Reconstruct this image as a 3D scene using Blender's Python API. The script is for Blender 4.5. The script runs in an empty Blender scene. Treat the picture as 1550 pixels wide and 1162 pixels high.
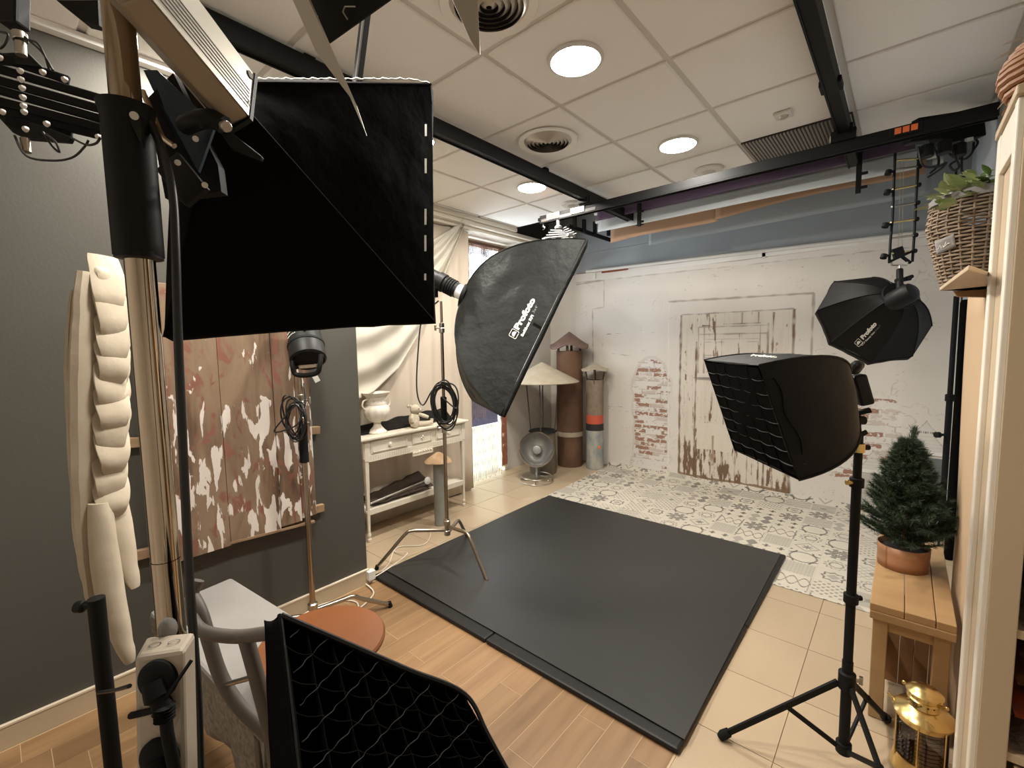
import bpy, bmesh, math, random
import numpy as np
from math import sin, cos, pi, radians, sqrt
from mathutils import Vector as V, Matrix, noise, Quaternion
from mathutils.bvhtree import BVHTree
random.seed(7)
rng = np.random.default_rng(5)
SC = bpy.context.scene
COL = SC.collection

# ------------------------------------------------------------------ camera
FPX, YAW, PIT, ROL, H = 684.06, 0.71513, 0.08646, -0.0173, 1.5527
CE = 2.843                                   # ceiling height
_f = V((-sin(YAW)*cos(PIT), cos(YAW)*cos(PIT), -sin(PIT)))
_r0 = V((cos(YAW), sin(YAW), 0)); _u0 = _r0.cross(_f)
CR = _r0*cos(ROL)+_u0*sin(ROL); CU = -_r0*sin(ROL)+_u0*cos(ROL); CF = _f
CAM = V((0, 0, H))
cd = bpy.data.cameras.new('camera'); cam = bpy.data.objects.new('camera', cd); COL.objects.link(cam)
cd.sensor_fit = 'HORIZONTAL'; cd.sensor_width = 36.0; cd.lens = FPX/1550*36.0
cd.clip_start = 0.02; cd.clip_end = 100
cam.matrix_world = Matrix(((CR.x, CU.x, -CF.x, 0), (CR.y, CU.y, -CF.y, 0), (CR.z, CU.z, -CF.z, H), (0, 0, 0, 1)))
SC.camera = cam

# ------------------------------------------------------------------ world, light, exposure
SC.view_settings.view_transform = 'Standard'; SC.view_settings.look = 'None'
SC.view_settings.gamma = 1.0; SC.view_settings.use_curve_mapping = False
SC.view_settings.exposure = 0.90
LAMP = 150.0            # brightness of every ceiling lamp
DAY = 34.0             # daylight through the glass door
w = bpy.data.worlds.new('world'); SC.world = w; w.use_nodes = True
w.node_tree.nodes['Background'].inputs[0].default_value = (0.80, 0.90, 1.0, 1)
w.node_tree.nodes['Background'].inputs[1].default_value = 4.0
def area_light(name, loc, target, size, power, color, size_y=None):
    l = bpy.data.lights.new(name, 'AREA'); l.energy = power; l.color = color; l.size = size
    if size_y: l.shape = 'RECTANGLE'; l.size_y = size_y
    o = bpy.data.objects.new(name, l); COL.objects.link(o); o.location = loc
    o.rotation_euler = (V(target)-V(loc)).to_track_quat('-Z', 'Y').to_euler(); return o
area_light('daylight_outside', (-5.3, 2.3, 1.1), (-1.5, 5.0, 1.9), 1.6, DAY*3.0, (0.80, 0.89, 1.0))
area_light('pavement_bounce', (-4.6, 3.6, 0.15), (-2.6, 3.8, 2.8), 1.2, DAY*1.5, (0.84, 0.92, 1.0))

# ------------------------------------------------------------------ pixel helpers (real distance always given)
def ray(px, py): return CR*((px-775)/FPX) - CU*((py-581)/FPX) + CF
def T(px, py, d): return CAM + ray(px, py)*d
def U(px, py, x=None, y=None, z=None):
    D = ray(px, py)
    t = x/D.x if x is not None else (y/D.y if y is not None else (z-H)/D.z)
    return CAM + D*t
def pr(p):
    q = V(p)-CAM; d = q.dot(CF); return 775+FPX*q.dot(CR)/d, 581-FPX*q.dot(CU)/d, d
def zat(x, y, py):
    a, b = -2.0, 5.0
    for _ in range(50):
        m = (a+b)/2
        if pr((x, y, m))[1] > py: a = m
        else: b = m
    return (a+b)/2

# ------------------------------------------------------------------ materials
MATS = {}
def mat(name, col, rough=0.6, metal=0.0, col2=None, ns=8.0, nmix=0.5, st=(1, 1, 1), bump=0.0, bs=40.0, rand=0.0,
        emit=None, es=0.0, attr=None, alpha=None, spec=0.5, coat=0.0, sharp=None, detail=4.0, sheen=0.0):
    if name in MATS: return MATS[name]
    m = bpy.data.materials.new(name); m.use_nodes = True; nt = m.node_tree; N = nt.nodes; L = nt.links
    b = N['Principled BSDF']
    b.inputs['Roughness'].default_value = rough; b.inputs['Metallic'].default_value = metal
    b.inputs['Specular IOR Level'].default_value = spec; b.inputs['Coat Weight'].default_value = coat
    b.inputs['Coat Roughness'].default_value = 0.15
    if sheen: b.inputs['Sheen Weight'].default_value = sheen
    c = tuple(col)+(1,)
    b.inputs['Base Color'].default_value = c
    src = None
    if attr:
        a = N.new('ShaderNodeAttribute'); a.attribute_name = attr; src = a.outputs['Color']
    tc = N.new('ShaderNodeTexCoord'); mp = N.new('ShaderNodeMapping'); mp.inputs['Scale'].default_value = st
    L.new(tc.outputs['Object'], mp.inputs['Vector'])
    if rand:
        oi = N.new('ShaderNodeObjectInfo'); ad = N.new('ShaderNodeVectorMath'); ad.operation = 'ADD'
        mu = N.new('ShaderNodeVectorMath'); mu.operation = 'SCALE'; mu.inputs[0].default_value = (31, 17, 9)
        L.new(oi.outputs['Random'], mu.inputs['Scale']); L.new(tc.outputs['Object'], ad.inputs[0]); L.new(mu.outputs[0], ad.inputs[1])
        L.new(ad.outputs[0], mp.inputs['Vector'])
    if col2 is not None:
        n = N.new('ShaderNodeTexNoise'); n.inputs['Scale'].default_value = ns; n.inputs['Detail'].default_value = detail
        L.new(mp.outputs[0], n.inputs['Vector'])
        r = N.new('ShaderNodeValToRGB'); r.color_ramp.elements[0].position = 0.5-0.5*nmix if sharp is None else sharp[0]
        r.color_ramp.elements[1].position = 0.5+0.5*nmix if sharp is None else sharp[1]
        L.new(n.outputs['Fac'], r.inputs['Fac'])
        mx = N.new('ShaderNodeMixRGB'); mx.inputs[1].default_value = c; mx.inputs[2].default_value = tuple(col2)+(1,)
        if src: 
            mx.blend_type = 'MULTIPLY'; L.new(src, mx.inputs[1])
        L.new(r.outputs[0], mx.inputs[0]); src = mx.outputs[0]
    if rand:
        hv = N.new('ShaderNodeHueSaturation'); mr = N.new('ShaderNodeMapRange')
        mr.inputs['To Min'].default_value = 1-rand; mr.inputs['To Max'].default_value = 1+rand
        L.new(oi.outputs['Random'], mr.inputs['Value']); L.new(mr.outputs[0], hv.inputs['Value'])
        if src: L.new(src, hv.inputs['Color'])
        else: hv.inputs['Color'].default_value = c
        src = hv.outputs[0]
    if src: L.new(src, b.inputs['Base Color'])
    if bump:
        n2 = N.new('ShaderNodeTexNoise'); n2.inputs['Scale'].default_value = bs; n2.inputs['Detail'].default_value = 6
        L.new(mp.outputs[0], n2.inputs['Vector'])
        bp = N.new('ShaderNodeBump'); bp.inputs['Strength'].default_value = bump; bp.inputs['Distance'].default_value = 0.01
        L.new(n2.outputs['Fac'], bp.inputs['Height']); L.new(bp.outputs[0], b.inputs['Normal'])
    if emit: b.inputs['Emission Color'].default_value = tuple(emit)+(1,); b.inputs['Emission Strength'].default_value = es
    if alpha is not None: b.inputs['Alpha'].default_value = alpha
    MATS[name] = m; return m
M_tile = mat('ceiling tile', (0.92, 0.90, 0.865), 0.9, col2=(0.90, 0.88, 0.845), ns=3, bump=0.15, bs=160)
M_grid = mat('ceiling grid', (0.70, 0.665, 0.615), 0.7)
M_gwall = mat('grey wall paint', (0.080, 0.075, 0.064), 0.7, col2=(0.070, 0.066, 0.056), ns=1.5, bump=0.05, bs=90, spec=0.3)
M_bwall = mat('upper grey blue paint', (0.38, 0.41, 0.42), 0.8, col2=(0.35, 0.38, 0.39), ns=1.2)
M_wwall = mat('white wall paint', (0.66, 0.62, 0.56), 0.8, col2=(0.62, 0.58, 0.52), ns=2, bump=0.06, bs=60)
M_cream = mat('cream wall', (0.62, 0.53, 0.43), 0.85, col2=(0.57, 0.48, 0.385), ns=1.5)
M_rwall = mat('pale blue wall', (0.50, 0.56, 0.62), 0.8)
M_base = mat('beige baseboard', (0.52, 0.42, 0.29), 0.5, col2=(0.48, 0.385, 0.265), ns=4)
M_basetop = mat('light baseboard edge', (0.66, 0.56, 0.43), 0.5)
M_ftile = mat('beige floor tile', (0.46, 0.355, 0.238), 0.28, col2=(0.42, 0.32, 0.212), ns=3.0, rand=0.04, bump=0.02, bs=30)
M_grout = mat('floor grout', (0.36, 0.27, 0.17), 0.9)
M_plank = mat('oak laminate', (0.335, 0.200, 0.095), 0.45, col2=(0.165, 0.086, 0.036), ns=22, nmix=0.75, st=(1, 0.09, 1), rand=0.16, bump=0.05, bs=30)
M_plgap = mat('plank groove', (0.50, 0.36, 0.22), 0.6)
M_black = mat('black metal', (0.008, 0.008, 0.008), 0.55, spec=0.15)
M_plast = mat('black plastic', (0.008, 0.008, 0.008), 0.5, spec=0.2)
M_rubber = mat('black rubber', (0.007, 0.007, 0.007), 0.75, spec=0.2)
M_fab = mat('black softbox fabric', (0.006, 0.0055, 0.005), 0.55, bump=0.5, bs=9, spec=0.16)
M_fab2 = mat('charcoal nylon', (0.0055, 0.0062, 0.0052), 0.5, bump=0.9, bs=12, spec=0.17)
M_fab3 = mat('flat black cloth', (0.0030, 0.0025, 0.0021), 0.75, spec=0.05, bump=0.8, bs=5)
M_gridf = mat('black grid fabric', (0.006, 0.006, 0.006), 0.5, spec=0.4, bump=0.2, bs=60)
M_gridd = mat('dark grid fabric', (0.003, 0.003, 0.003), 0.55, spec=0.22)
M_gridhl = mat('grey grid highlight', (0.013, 0.012, 0.011), 0.6)
M_armg = mat('grey cast arm', (0.14, 0.14, 0.135), 0.7)
M_diff = mat('white diffuser', (0.75, 0.75, 0.72), 0.8)
M_chrome = mat('chrome', (0.50, 0.41, 0.31), 0.10, 1.0)
M_steel = mat('brushed steel', (0.50, 0.47, 0.42), 0.28, 1.0)
M_nickel = mat('satin nickel', (0.42, 0.36, 0.29), 0.25, 1.0)
M_white = mat('white print', (0.72, 0.70, 0.64), 0.6)
M_greyp = mat('grey print', (0.20, 0.20, 0.19), 0.6)
M_cable = mat('black cable', (0.010, 0.010, 0.010), 0.45)
M_wcable = mat('white cable', (0.66, 0.60, 0.50), 0.5)
M_mat = mat('dark rubber sheet', (0.026, 0.025, 0.0228), 0.45, col2=(0.020, 0.0193, 0.018), ns=1.3, nmix=0.9, bump=0.03, bs=25)
M_matb = mat('black padded mat', (0.013, 0.0125, 0.011), 0.5, spec=.3, bump=0.15, bs=14)
M_plaster = mat('painted plaster', (0.52, 0.45, 0.35), 0.7, col2=(0.42, 0.345, 0.25), ns=7, nmix=0.5, bump=0.3, bs=18)
M_raw = mat('raw wood', (0.34, 0.225, 0.13), 0.8, col2=(0.20, 0.12, 0.065), ns=9, st=(1, 1, 1), bump=0.4, bs=25)
M_pine = mat('pale pine', (0.43, 0.275, 0.130), 0.6, col2=(0.29, 0.165, 0.070), ns=5, nmix=0.6, st=(0.35, 1, 1), rand=0.08, bump=0.12, bs=16)
M_seat = mat('orange varnished wood', (0.20, 0.064, 0.015), 0.35, col2=(0.155, 0.047, 0.011), ns=4, st=(1, 0.4, 1), coat=0.3)
M_shell = mat('white furniture paint', (0.72, 0.66, 0.55), 0.5, col2=(0.66, 0.60, 0.49), ns=5)
M_cab = mat('cream cabinet', (0.52, 0.40, 0.265), 0.5, col2=(0.48, 0.37, 0.245), ns=2)
M_mould = mat('white moulding', (0.76, 0.70, 0.60), 0.45)
M_rust = mat('rust iron', (0.17, 0.088, 0.046), 0.75, col2=(0.080, 0.040, 0.024), ns=6, nmix=0.7, bump=0.2, bs=30)
M_rustcap = mat('rusty purple cap', (0.20, 0.125, 0.10), 0.65, col2=(0.13, 0.08, 0.065), ns=9, bump=0.1)
M_zinc = mat('weathered zinc', (0.23, 0.23, 0.20), 0.6, 0.2, col2=(0.33, 0.34, 0.31), ns=12, nmix=0.5, st=(1, 1, 0.5), bump=0.2, bs=40)
M_tan = mat('worn tan tin', (0.36, 0.295, 0.205), 0.6, 0.1, col2=(0.46, 0.40, 0.30), ns=9, nmix=0.6)
M_brass = mat('polished brass', (0.76, 0.58, 0.26), 0.24, 1.0, col2=(0.62, 0.44, 0.17), ns=14)
M_alu = mat('spun aluminium', (0.36, 0.35, 0.33), 0.42, 0.85)
M_blkhot = mat('orange label', (0.75, 0.16, 0.035), 0.5)
M_kraft = mat('kraft paper', (0.50, 0.31, 0.19), 0.8, col2=(0.45, 0.275, 0.165), ns=2)
M_purple = mat('purple paper', (0.072, 0.045, 0.085), 0.8)
M_palep = mat('pale blue grey paper', (0.62, 0.66, 0.67), 0.8)
M_bluep = mat('blue grey paper', (0.37, 0.42, 0.44), 0.8)
M_wicker = mat('grey wicker', (0.33, 0.25, 0.175), 0.75, col2=(0.15, 0.10, 0.062), ns=25)
M_rattan = mat('brown rattan', (0.36, 0.17, 0.075), 0.6, col2=(0.25, 0.105, 0.042), ns=20)
M_leaf = mat('pale green leaf', (0.20, 0.27, 0.085), 0.55, col2=(0.42, 0.46, 0.24), ns=18, nmix=0.4, rand=0.2)
M_leafd = mat('dark green leaf', (0.07, 0.13, 0.025), 0.5, rand=0.15)
M_needle = mat('fir needle', (0.020, 0.040, 0.022), 0.6, col2=(0.045, 0.075, 0.035), ns=20)
M_pot = mat('wood veneer pot', (0.40, 0.20, 0.10), 0.6, col2=(0.31, 0.145, 0.07), ns=8, st=(1, 1, 3))
M_dress = mat('grey painted wood', (0.115, 0.10, 0.085), 0.5)
M_cloth = mat('grey bench cloth', (0.25, 0.235, 0.22), 0.85, col2=(0.20, 0.188, 0.175), ns=3, bump=0.2, bs=20)
M_lace = mat('grey lace', (0.34, 0.31, 0.27), 0.9, col2=(0.20, 0.18, 0.155), ns=60, nmix=0.3, bump=0.8, bs=80)
M_canvas = mat('off white canvas', (0.55, 0.51, 0.43), 0.9, bump=0.1, bs=8)
M_bear = mat('cream plush', (0.60, 0.53, 0.41), 0.95, bump=0.3, bs=120)
M_strip = mat('power strip plastic', (0.42, 0.36, 0.285), 0.45, col2=(0.37, 0.315, 0.25), ns=6)
M_silver = mat('anodised silver', (0.42, 0.39, 0.33), 0.4, 0.6)
M_floorrefl = mat('housing with floor reflection', (0.30, 0.235, 0.165), 0.5, 0.3)
M_slot = mat('dark slot', (0.05, 0.045, 0.04), 0.6)
M_navy = mat('blue bracket', (0.006, 0.022, 0.038), 0.5)
M_lampw = mat('lamp diffuser', (1, 1, 1), 0.5, emit=(1.0, 0.945, 0.855), es=LAMP)
M_ring = mat('white lamp ring', (0.70, 0.68, 0.64), 0.4)
M_vent = mat('metal vent', (0.55, 0.51, 0.45), 0.35, 0.4)
M_ventd = mat('vent dark', (0.035, 0.03, 0.027), 0.8)
M_glass = None
def glass(name, tint, ior=1.05):
    m = bpy.data.materials.new(name); m.use_nodes = True; N = m.node_tree.nodes; L = m.node_tree.links
    out = N['Material Output']; t = N.new('ShaderNodeBsdfTransparent'); t.inputs[0].default_value = tuple(tint)+(1,)
    g = N.new('ShaderNodeBsdfGlossy'); g.inputs['Roughness'].default_value = 0.03
    mx = N.new('ShaderNodeMixShader'); mx.inputs[0].default_value = 0.08
    L.new(t.outputs[0], mx.inputs[1]); L.new(g.outputs[0], mx.inputs[2]); L.new(mx.outputs[0], out.inputs[0]); return m
M_glass = glass('door glass', (0.96, 0.98, 1.0)); M_smoke = glass('grooved lantern glass', (0.42, 0.40, 0.40))

# ------------------------------------------------------------------ mesh builder
ROOTS = {}
def root_loc(o):
    while o.parent: o = o.parent
    return V(o.location)
def props(o, label=None, cat=None, group=None, kind=None):
    if label: o['label'] = label
    if cat: o['category'] = cat
    if group: o['group'] = group
    if kind: o['kind'] = kind
    return o
def frame(d):
    d = V(d).normalized(); a = V((0, 0, 1)) if abs(d.z) < 0.9 else V((1, 0, 0))
    x = a.cross(d).normalized(); return x, d.cross(x), d
class MB:
    def __init__(s): s.v = []; s.f = []; s.m = []; s.mi = 0
    def add(s, vs, fs):
        b = len(s.v); s.v += [tuple(q) for q in vs]; s.f += [tuple(i+b for i in f) for f in fs]; s.m += [s.mi]*len(fs); return s
    def box(s, c, d, R=None):
        h = [x/2 for x in d]; c = V(c); vs = []
        for sz in (-1, 1):
            for sy in (-1, 1):
                for sx in (-1, 1):
                    q = V((sx*h[0], sy*h[1], sz*h[2])); vs.append(c+(R@q if R else q))
        return s.add(vs, [(0, 2, 3, 1), (4, 5, 7, 6), (0, 1, 5, 4), (2, 6, 7, 3), (0, 4, 6, 2), (1, 3, 7, 5)])
    def bx(s, x0, x1, y0, y1, z0, z1): return s.box(((x0+x1)/2, (y0+y1)/2, (z0+z1)/2), (x1-x0, y1-y0, z1-z0))
    def bar(s, a, b, wd, ht, up=(0, 0, 1)):
        a = V(a); b = V(b); d = (b-a); l = d.length; d.normalize(); x = V(up).cross(d).normalized(); u = d.cross(x)
        return s.box((a+b)/2, (wd, ht, l), Matrix((x, u, d)).transposed())
    def tube(s, pts, r, n=10, closed=False, cap=True):
        pts = [V(p) for p in pts]; k = len(pts); rr = ([r[int(i*(len(r)-1)/max(1, k-1)+.5)] for i in range(k)] if len(r) != k else r) if isinstance(r, (list, tuple)) else [r]*k
        vs = []; px = None
        for i in range(k):
            if closed: d = pts[(i+1) % k]-pts[i-1]
            else: d = pts[min(i+1, k-1)]-pts[max(i-1, 0)]
            if d.length < 1e-9: d = V((0, 0, 1))
            d.normalize()
            if px is None: px = frame(d)[0]
            px = (px-d*px.dot(d)); px = px.normalized() if px.length > 1e-6 else frame(d)[0]
            py = d.cross(px)
            for j in range(n):
                a = 2*pi*j/n; vs.append(pts[i]+(px*cos(a)+py*sin(a))*rr[i])
        fs = []
        for i in range(k if closed else k-1):
            i2 = (i+1) % k
            for j in range(n): fs.append((i*n+j, i*n+(j+1) % n, i2*n+(j+1) % n, i2*n+j))
        if cap and not closed: fs.append(tuple(range(n-1, -1, -1))); fs.append(tuple((k-1)*n+j for j in range(n)))
        return s.add(vs, fs)
    def cyl(s, a, b, r, r1=None, n=16): return s.tube([a, b], [r, r if r1 is None else r1], n)
    def lathe(s, prof, o=(0, 0, 0), n=28, ax=(0, 0, 1), ripple=None, cap=True):
        x, y, z = frame(ax); o = V(o)
        if ax == (0, 0, 1): x, y, z = V((1, 0, 0)), V((0, 1, 0)), V((0, 0, 1))
        vs = []
        for r, h in prof:
            for j in range(n):
                a = 2*pi*j/n; q = r*(ripple(a, r, h) if ripple else 1); vs.append(o+x*(q*cos(a))+y*(q*sin(a))+z*h)
        fs = [(i*n+j, i*n+(j+1) % n, (i+1)*n+(j+1) % n, (i+1)*n+j) for i in range(len(prof)-1) for j in range(n)]
        if cap:
            if prof[0][0] > 1e-4: fs.append(tuple(range(n-1, -1, -1)))
            if prof[-1][0] > 1e-4: fs.append(tuple((len(prof)-1)*n+j for j in range(n)))
        return s.add(vs, fs)
    def prism(s, poly, ext):
        e = V(ext); k = len(poly); vs = [V(p) for p in poly]+[V(p)+e for p in poly]
        return s.add(vs, [tuple(range(k-1, -1, -1)), tuple(range(k, 2*k))]+[(i, (i+1) % k, k+(i+1) % k, k+i) for i in range(k)])
    def ell(s, c, r, R=None, n=16, m=10):
        c = V(c); vs = []
        for i in range(m+1):
            t = pi*i/m
            for j in range(n):
                a = 2*pi*j/n; q = V((r[0]*sin(t)*cos(a), r[1]*sin(t)*sin(a), -r[2]*cos(t))); vs.append(c+(R@q if R else q))
        return s.add(vs, [(i*n+j, i*n+(j+1) % n, (i+1)*n+(j+1) % n, (i+1)*n+j) for i in range(m) for j in range(n)])
    def grid(s, fn, nu, nv):
        vs = [fn(i/nu, j/nv) for i in range(nu+1) for j in range(nv+1)]
        return s.add(vs, [(i*(nv+1)+j, (i+1)*(nv+1)+j, (i+1)*(nv+1)+j+1, i*(nv+1)+j+1) for i in range(nu) for j in range(nv)])
    def build(s, name, m, parent=None, smooth=False, bev=0, solid=0, sub=0, weld=False, **kw):
        ms = m if isinstance(m, (list, tuple)) else [m]
        if parent is not None: L = root_loc(parent)
        else:
            xs = [v[0] for v in s.v]; ys = [v[1] for v in s.v]; zs = [v[2] for v in s.v]
            L = V(((min(xs)+max(xs))/2, (min(ys)+max(ys))/2, min(zs)))
        me = bpy.data.meshes.new(name); me.from_pydata([(v[0]-L.x, v[1]-L.y, v[2]-L.z) for v in s.v], [], s.f)
        for q in ms: me.materials.append(q)
        if len(ms) > 1: me.polygons.foreach_set('material_index', s.m)
        bm = bmesh.new(); bm.from_mesh(me)
        bmesh.ops.remove_doubles(bm, verts=bm.verts, dist=1e-5)
        bmesh.ops.recalc_face_normals(bm, faces=bm.faces); bm.to_mesh(me); bm.free()
        if smooth:
            me.polygons.foreach_set('use_smooth', [True]*len(me.polygons))
            me.set_sharp_from_angle(angle=radians(38))
        o = bpy.data.objects.new(name, me); COL.objects.link(o)
        if parent is not None: o.parent = parent
        else: o.location = L
        if solid:
            q = o.modifiers.new('solid', 'SOLIDIFY'); q.thickness = solid; q.offset = 0
        if bev:
            q = o.modifiers.new('bevel', 'BEVEL'); q.width = bev; q.segments = 2; q.limit_method = 'ANGLE'
        if sub:
            q = o.modifiers.new('sub', 'SUBSURF'); q.levels = sub; q.render_levels = sub
        return props(o, **kw)
def thing(name, label, cat, loc, group=None, kind=None):
    o = bpy.data.objects.new(name, None); o.empty_display_size = 0.05; COL.objects.link(o); o.location = V(loc)
    return props(o, label, cat, group, kind)
def child(parent, o):
    o.parent = parent; return o
def copy_tree(o, parent=None):
    c = o.copy(); COL.objects.link(c)
    if parent is not None: c.parent = parent
    for ch in list(o.children): copy_tree(ch, c)
    return c
def struct(name, mb, m, **k): return mb.build(name, m, kind='structure', **k)
def smoothpts(pts, n=8):
    P = [V(p) for p in pts]; out = []
    for i in range(len(P)-1):
        p0 = P[max(i-1, 0)]; p1 = P[i]; p2 = P[i+1]; p3 = P[min(i+2, len(P)-1)]
        for k in range(n):
            t = k/n; out.append(0.5*((2*p1)+(p2-p0)*t+(2*p0-5*p1+4*p2-p3)*t*t+(3*p1-p0-3*p2+p3)*t*t*t))
    out.append(P[-1]); return out
def cable(pts, r, m=None, name='cable', parent=None, n=6, **kw):
    return MB().tube(smoothpts(pts, 7), r, n).build(name, m or M_cable, parent, smooth=True, **kw)
# ================================================================== THE SETTING
YB = 5.11      # back wall
# floor: a sub-slab (joint colour) and the single tiles and planks lying on it
XW, YW = -0.585, 1.60                          # wood reaches x<XW, y<YW
fl = struct('floor', MB().bx(-3.95, 1.25, -1.3, 5.3, -0.08, -0.004), M_grout)
fl.location.z += 0
def floor_piece(x0, x1, y0, y1, m, name, g):
    if x1-x0 < 0.02 or y1-y0 < 0.02: return
    MB().bx(x0+g, x1-g, y0+g, y1-g, -0.006, 0.0).build(name, m, fl)
for i in range(-9, 5):
    for j in range(-8, 10):
        x0, y0 = -0.301+0.402*i, 1.780+0.402*j; x1, y1 = x0+0.402, y0+0.402
        if y0 > 5.1 or y1 < -1.2: continue
        if x1 <= XW+0.02 and y1 <= YW+0.02 and x1 > -2.62: continue
        if x1 < -2.62 and y1 < 1.4: continue
        if x0 > -2.5 and x1 < -0.62 and y0 > 1.65 and y1 < 3.6: continue      # wholly under the mat
        x0 = max(x0, -3.72)
        if y0 < YW and x0 < XW and x1 > XW: x0 = XW
        if y0 < YW < y1 and x1 <= XW+0.01: y0 = YW
        y1 = min(y1, 5.11)
        floor_piece(x0, x1, y0, y1, M_ftile, 'floor_tile', 0.0016)
pl = struct('trim_1', MB().bx(-2.62, XW, -1.25, YW, -0.0045, -0.0008), M_plgap)
x = -2.62+0.02
k = 0
while x < XW:
    y = -1.25+random.uniform(-0.5, 0)
    while y < YW:
        l = random.choice([0.45, 0.6, 0.75, 0.95]); y1 = min(y+l, YW); y0 = max(y, -1.25)
        floor_piece(x, min(x+0.1255, XW), y0, y1, M_plank, 'floor_plank', 0.0012)
        y += l
    x += 0.1255
# ceiling: backing with the grid, each tegular tile hanging a little below it
ce = struct('ceiling', MB().bx(-3.75, 1.25, -1.3, 3.96, CE+0.012, CE+0.06), M_grid)
tm = MB().bx(-0.288, 0.288, -0.288, 0.288, -0.006, 0.010)
tm_o = None
for i in range(-4, 4):
    for j in range(-5, 4):
        cx, cy = -1.481+0.6*i+0.3, 1.545+0.6*j+0.3
        if i == 1 and j == 3: continue            # the ribbed air grille takes this place
        if tm_o is None:
            tm_o = MB().bx(-0.286, 0.286, -0.286, 0.286, -0.004, 0.012).build('ceiling_tile', M_tile, None, bev=0.007)
            tm_o.location = (0, 0, 0); o = tm_o
            o.data.transform(Matrix.Translation((0, 0, -0.004)))
        else: o = tm_o.copy(); COL.objects.link(o)
        o.parent = ce; o.location = V((cx, cy, CE+0.004))-V(ce.location)
# grille
g = thing('air_grille', 'dark ribbed metal air grille filling a whole square of the ceiling', 'vent', (-0.58, 3.66, CE-0.01))
MB().bx(-0.875, -0.285, 3.352, 3.94, CE+0.0, CE+0.01).build('backing', M_ventd, g)
for k in range(30):
    x0 = -0.872+0.0196*k
    MB().box((x0+0.008, 3.646, CE-0.002), (0.003, 0.585, 0.013), Matrix.Rotation(0.6, 3, 'Y')).build('slat', M_vent, g)
# walls
struct('wall_left', MB().bx(-2.76, -2.62, -1.25, 1.525, 0.0, CE+0.01), M_gwall)
struct('trim_2', MB().bx(-2.62, -2.575, -1.25, 1.53, CE-0.03, CE-0.002), M_tile)
bb = MB().bx(-2.62, -2.606, -1.25, 1.53, 0.0, 0.092); struct('baseboard_left', bb, M_base, bev=0.002)
struct('trim_3', MB().bx(-2.621, -2.603, -1.25, 1.532, 0.092, 0.100), M_basetop)
struct('wall_alcove', MB().bx(-3.62, -3.48, 0.9, 3.30, 0, 2.73), M_cream)
struct('wall_door_side', MB().bx(-3.84, -3.70, 4.13, YB+0.1, 0, 2.73).bx(-3.84, -3.70, 3.28, 4.13, 2.70, 2.73), M_wwall)
struct('wall_void_side', MB().bx(-3.84, -3.70, 0.9, YB+0.1, 2.73, 3.5), M_gwall)
struct('wall_alcove_end', MB().bx(-3.8, -2.77, 0.85, 0.92, 0, 2.843), M_cream)
c = MB().bx(-3.70, -3.34, 0.92, YB, 2.76, 2.80).bx(-3.70, -3.31, 0.92, 3.95, 2.80, CE).bx(-3.70, -3.40, 0.92, YB, 2.73, 2.76)
struct('trim_4', c, M_mould, bev=0.006)
struct('wall_back', MB().bx(-3.84, 0.5, YB, YB+0.12, 0, 2.70).bx(-3.84, 0.5, YB-0.045, YB+0.12, 2.70, 3.5), M_bwall)
struct('trim_5', MB().bx(-3.70, -3.24, YB-.02, YB, 0, 2.44), M_wwall)
struct('ceiling_void', MB().bx(-3.84, 0.5, 3.94, YB+0.1, 3.45, 3.5).bx(-3.84, 0.5, 3.93, 3.96, CE+0.05, 3.5), M_bwall)
struct('wall_right', MB().bx(0.33, 0.45, 1.84, YB+0.1, 0, 3.5), M_rwall)
struct('wall_right_near', MB().bx(1.15, 1.27, -1.3, 1.95, 0, CE+0.01).bx(0.45, 1.27, 1.84, 1.96, 0, CE+0.01), M_wwall)
struct('wall_near', MB().bx(-2.76, 1.27, -1.4, -1.25, 0, CE+0.01), M_wwall)
# door of the alcove
struct('door_frame', MB().bx(-3.76, -3.69, 3.285, 3.33, 0, 2.70).bx(-3.76, -3.69, 4.09, 4.135, 0, 2.70).bx(-3.76, -3.69, 3.33, 4.09, 2.655, 2.70), M_mould, bev=0.003)
struct('window_1', MB().bx(-3.745, -3.735, 3.33, 4.09, 0.02, 2.655), M_glass)
struct('pavement_outside', MB().bx(-9.5, -3.84, 0, 9, -0.1, -0.02), mat('pale paving', (0.66, 0.62, 0.55), 0.8))
def backlit(name, c):
    m = bpy.data.materials.new(name); m.use_nodes = True; N = m.node_tree.nodes; L = m.node_tree.links; out = N['Material Output']
    a = N.new('ShaderNodeBsdfDiffuse'); b_ = N.new('ShaderNodeBsdfTranslucent'); x_ = N.new('ShaderNodeMixShader'); x_.inputs[0].default_value = .6
    a.inputs[0].default_value = tuple(c)+(1,); b_.inputs[0].default_value = tuple(c)+(1,)
    L.new(a.outputs[0], x_.inputs[1]); L.new(b_.outputs[0], x_.inputs[2]); L.new(x_.outputs[0], out.inputs[0]); return m
# poster that hangs behind the glass
t = thing('shop_poster', 'blue grey poster with a pale pink shape behind the glass door', 'poster', (-3.80, 3.7, 0.58))
MB().bx(-3.792, -3.790, 3.34, 4.085, 0.60, 1.27).build('sheet', backlit('poster blue', (0.17, 0.175, 0.215)), t)
pk = backlit('poster pink', (0.62, 0.52, 0.57))
MB().grid(lambda u, v: V((-3.788, 3.72+(0.30*v*(0.6+0.4*sin(3*u)))*cos(6.28*u)*1.1+0.05*v*sin(19*u), 0.93+0.26*v*sin(6.28*u)+0.03*v*cos(25*u))), 40, 4).build('pale_figure', pk, t)
MB().bx(-3.792, -3.790, 3.34, 4.085, 0.03, 0.59).build('lower_panel', backlit('frosted lower panel', (0.80, 0.76, 0.62)), t)
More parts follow.
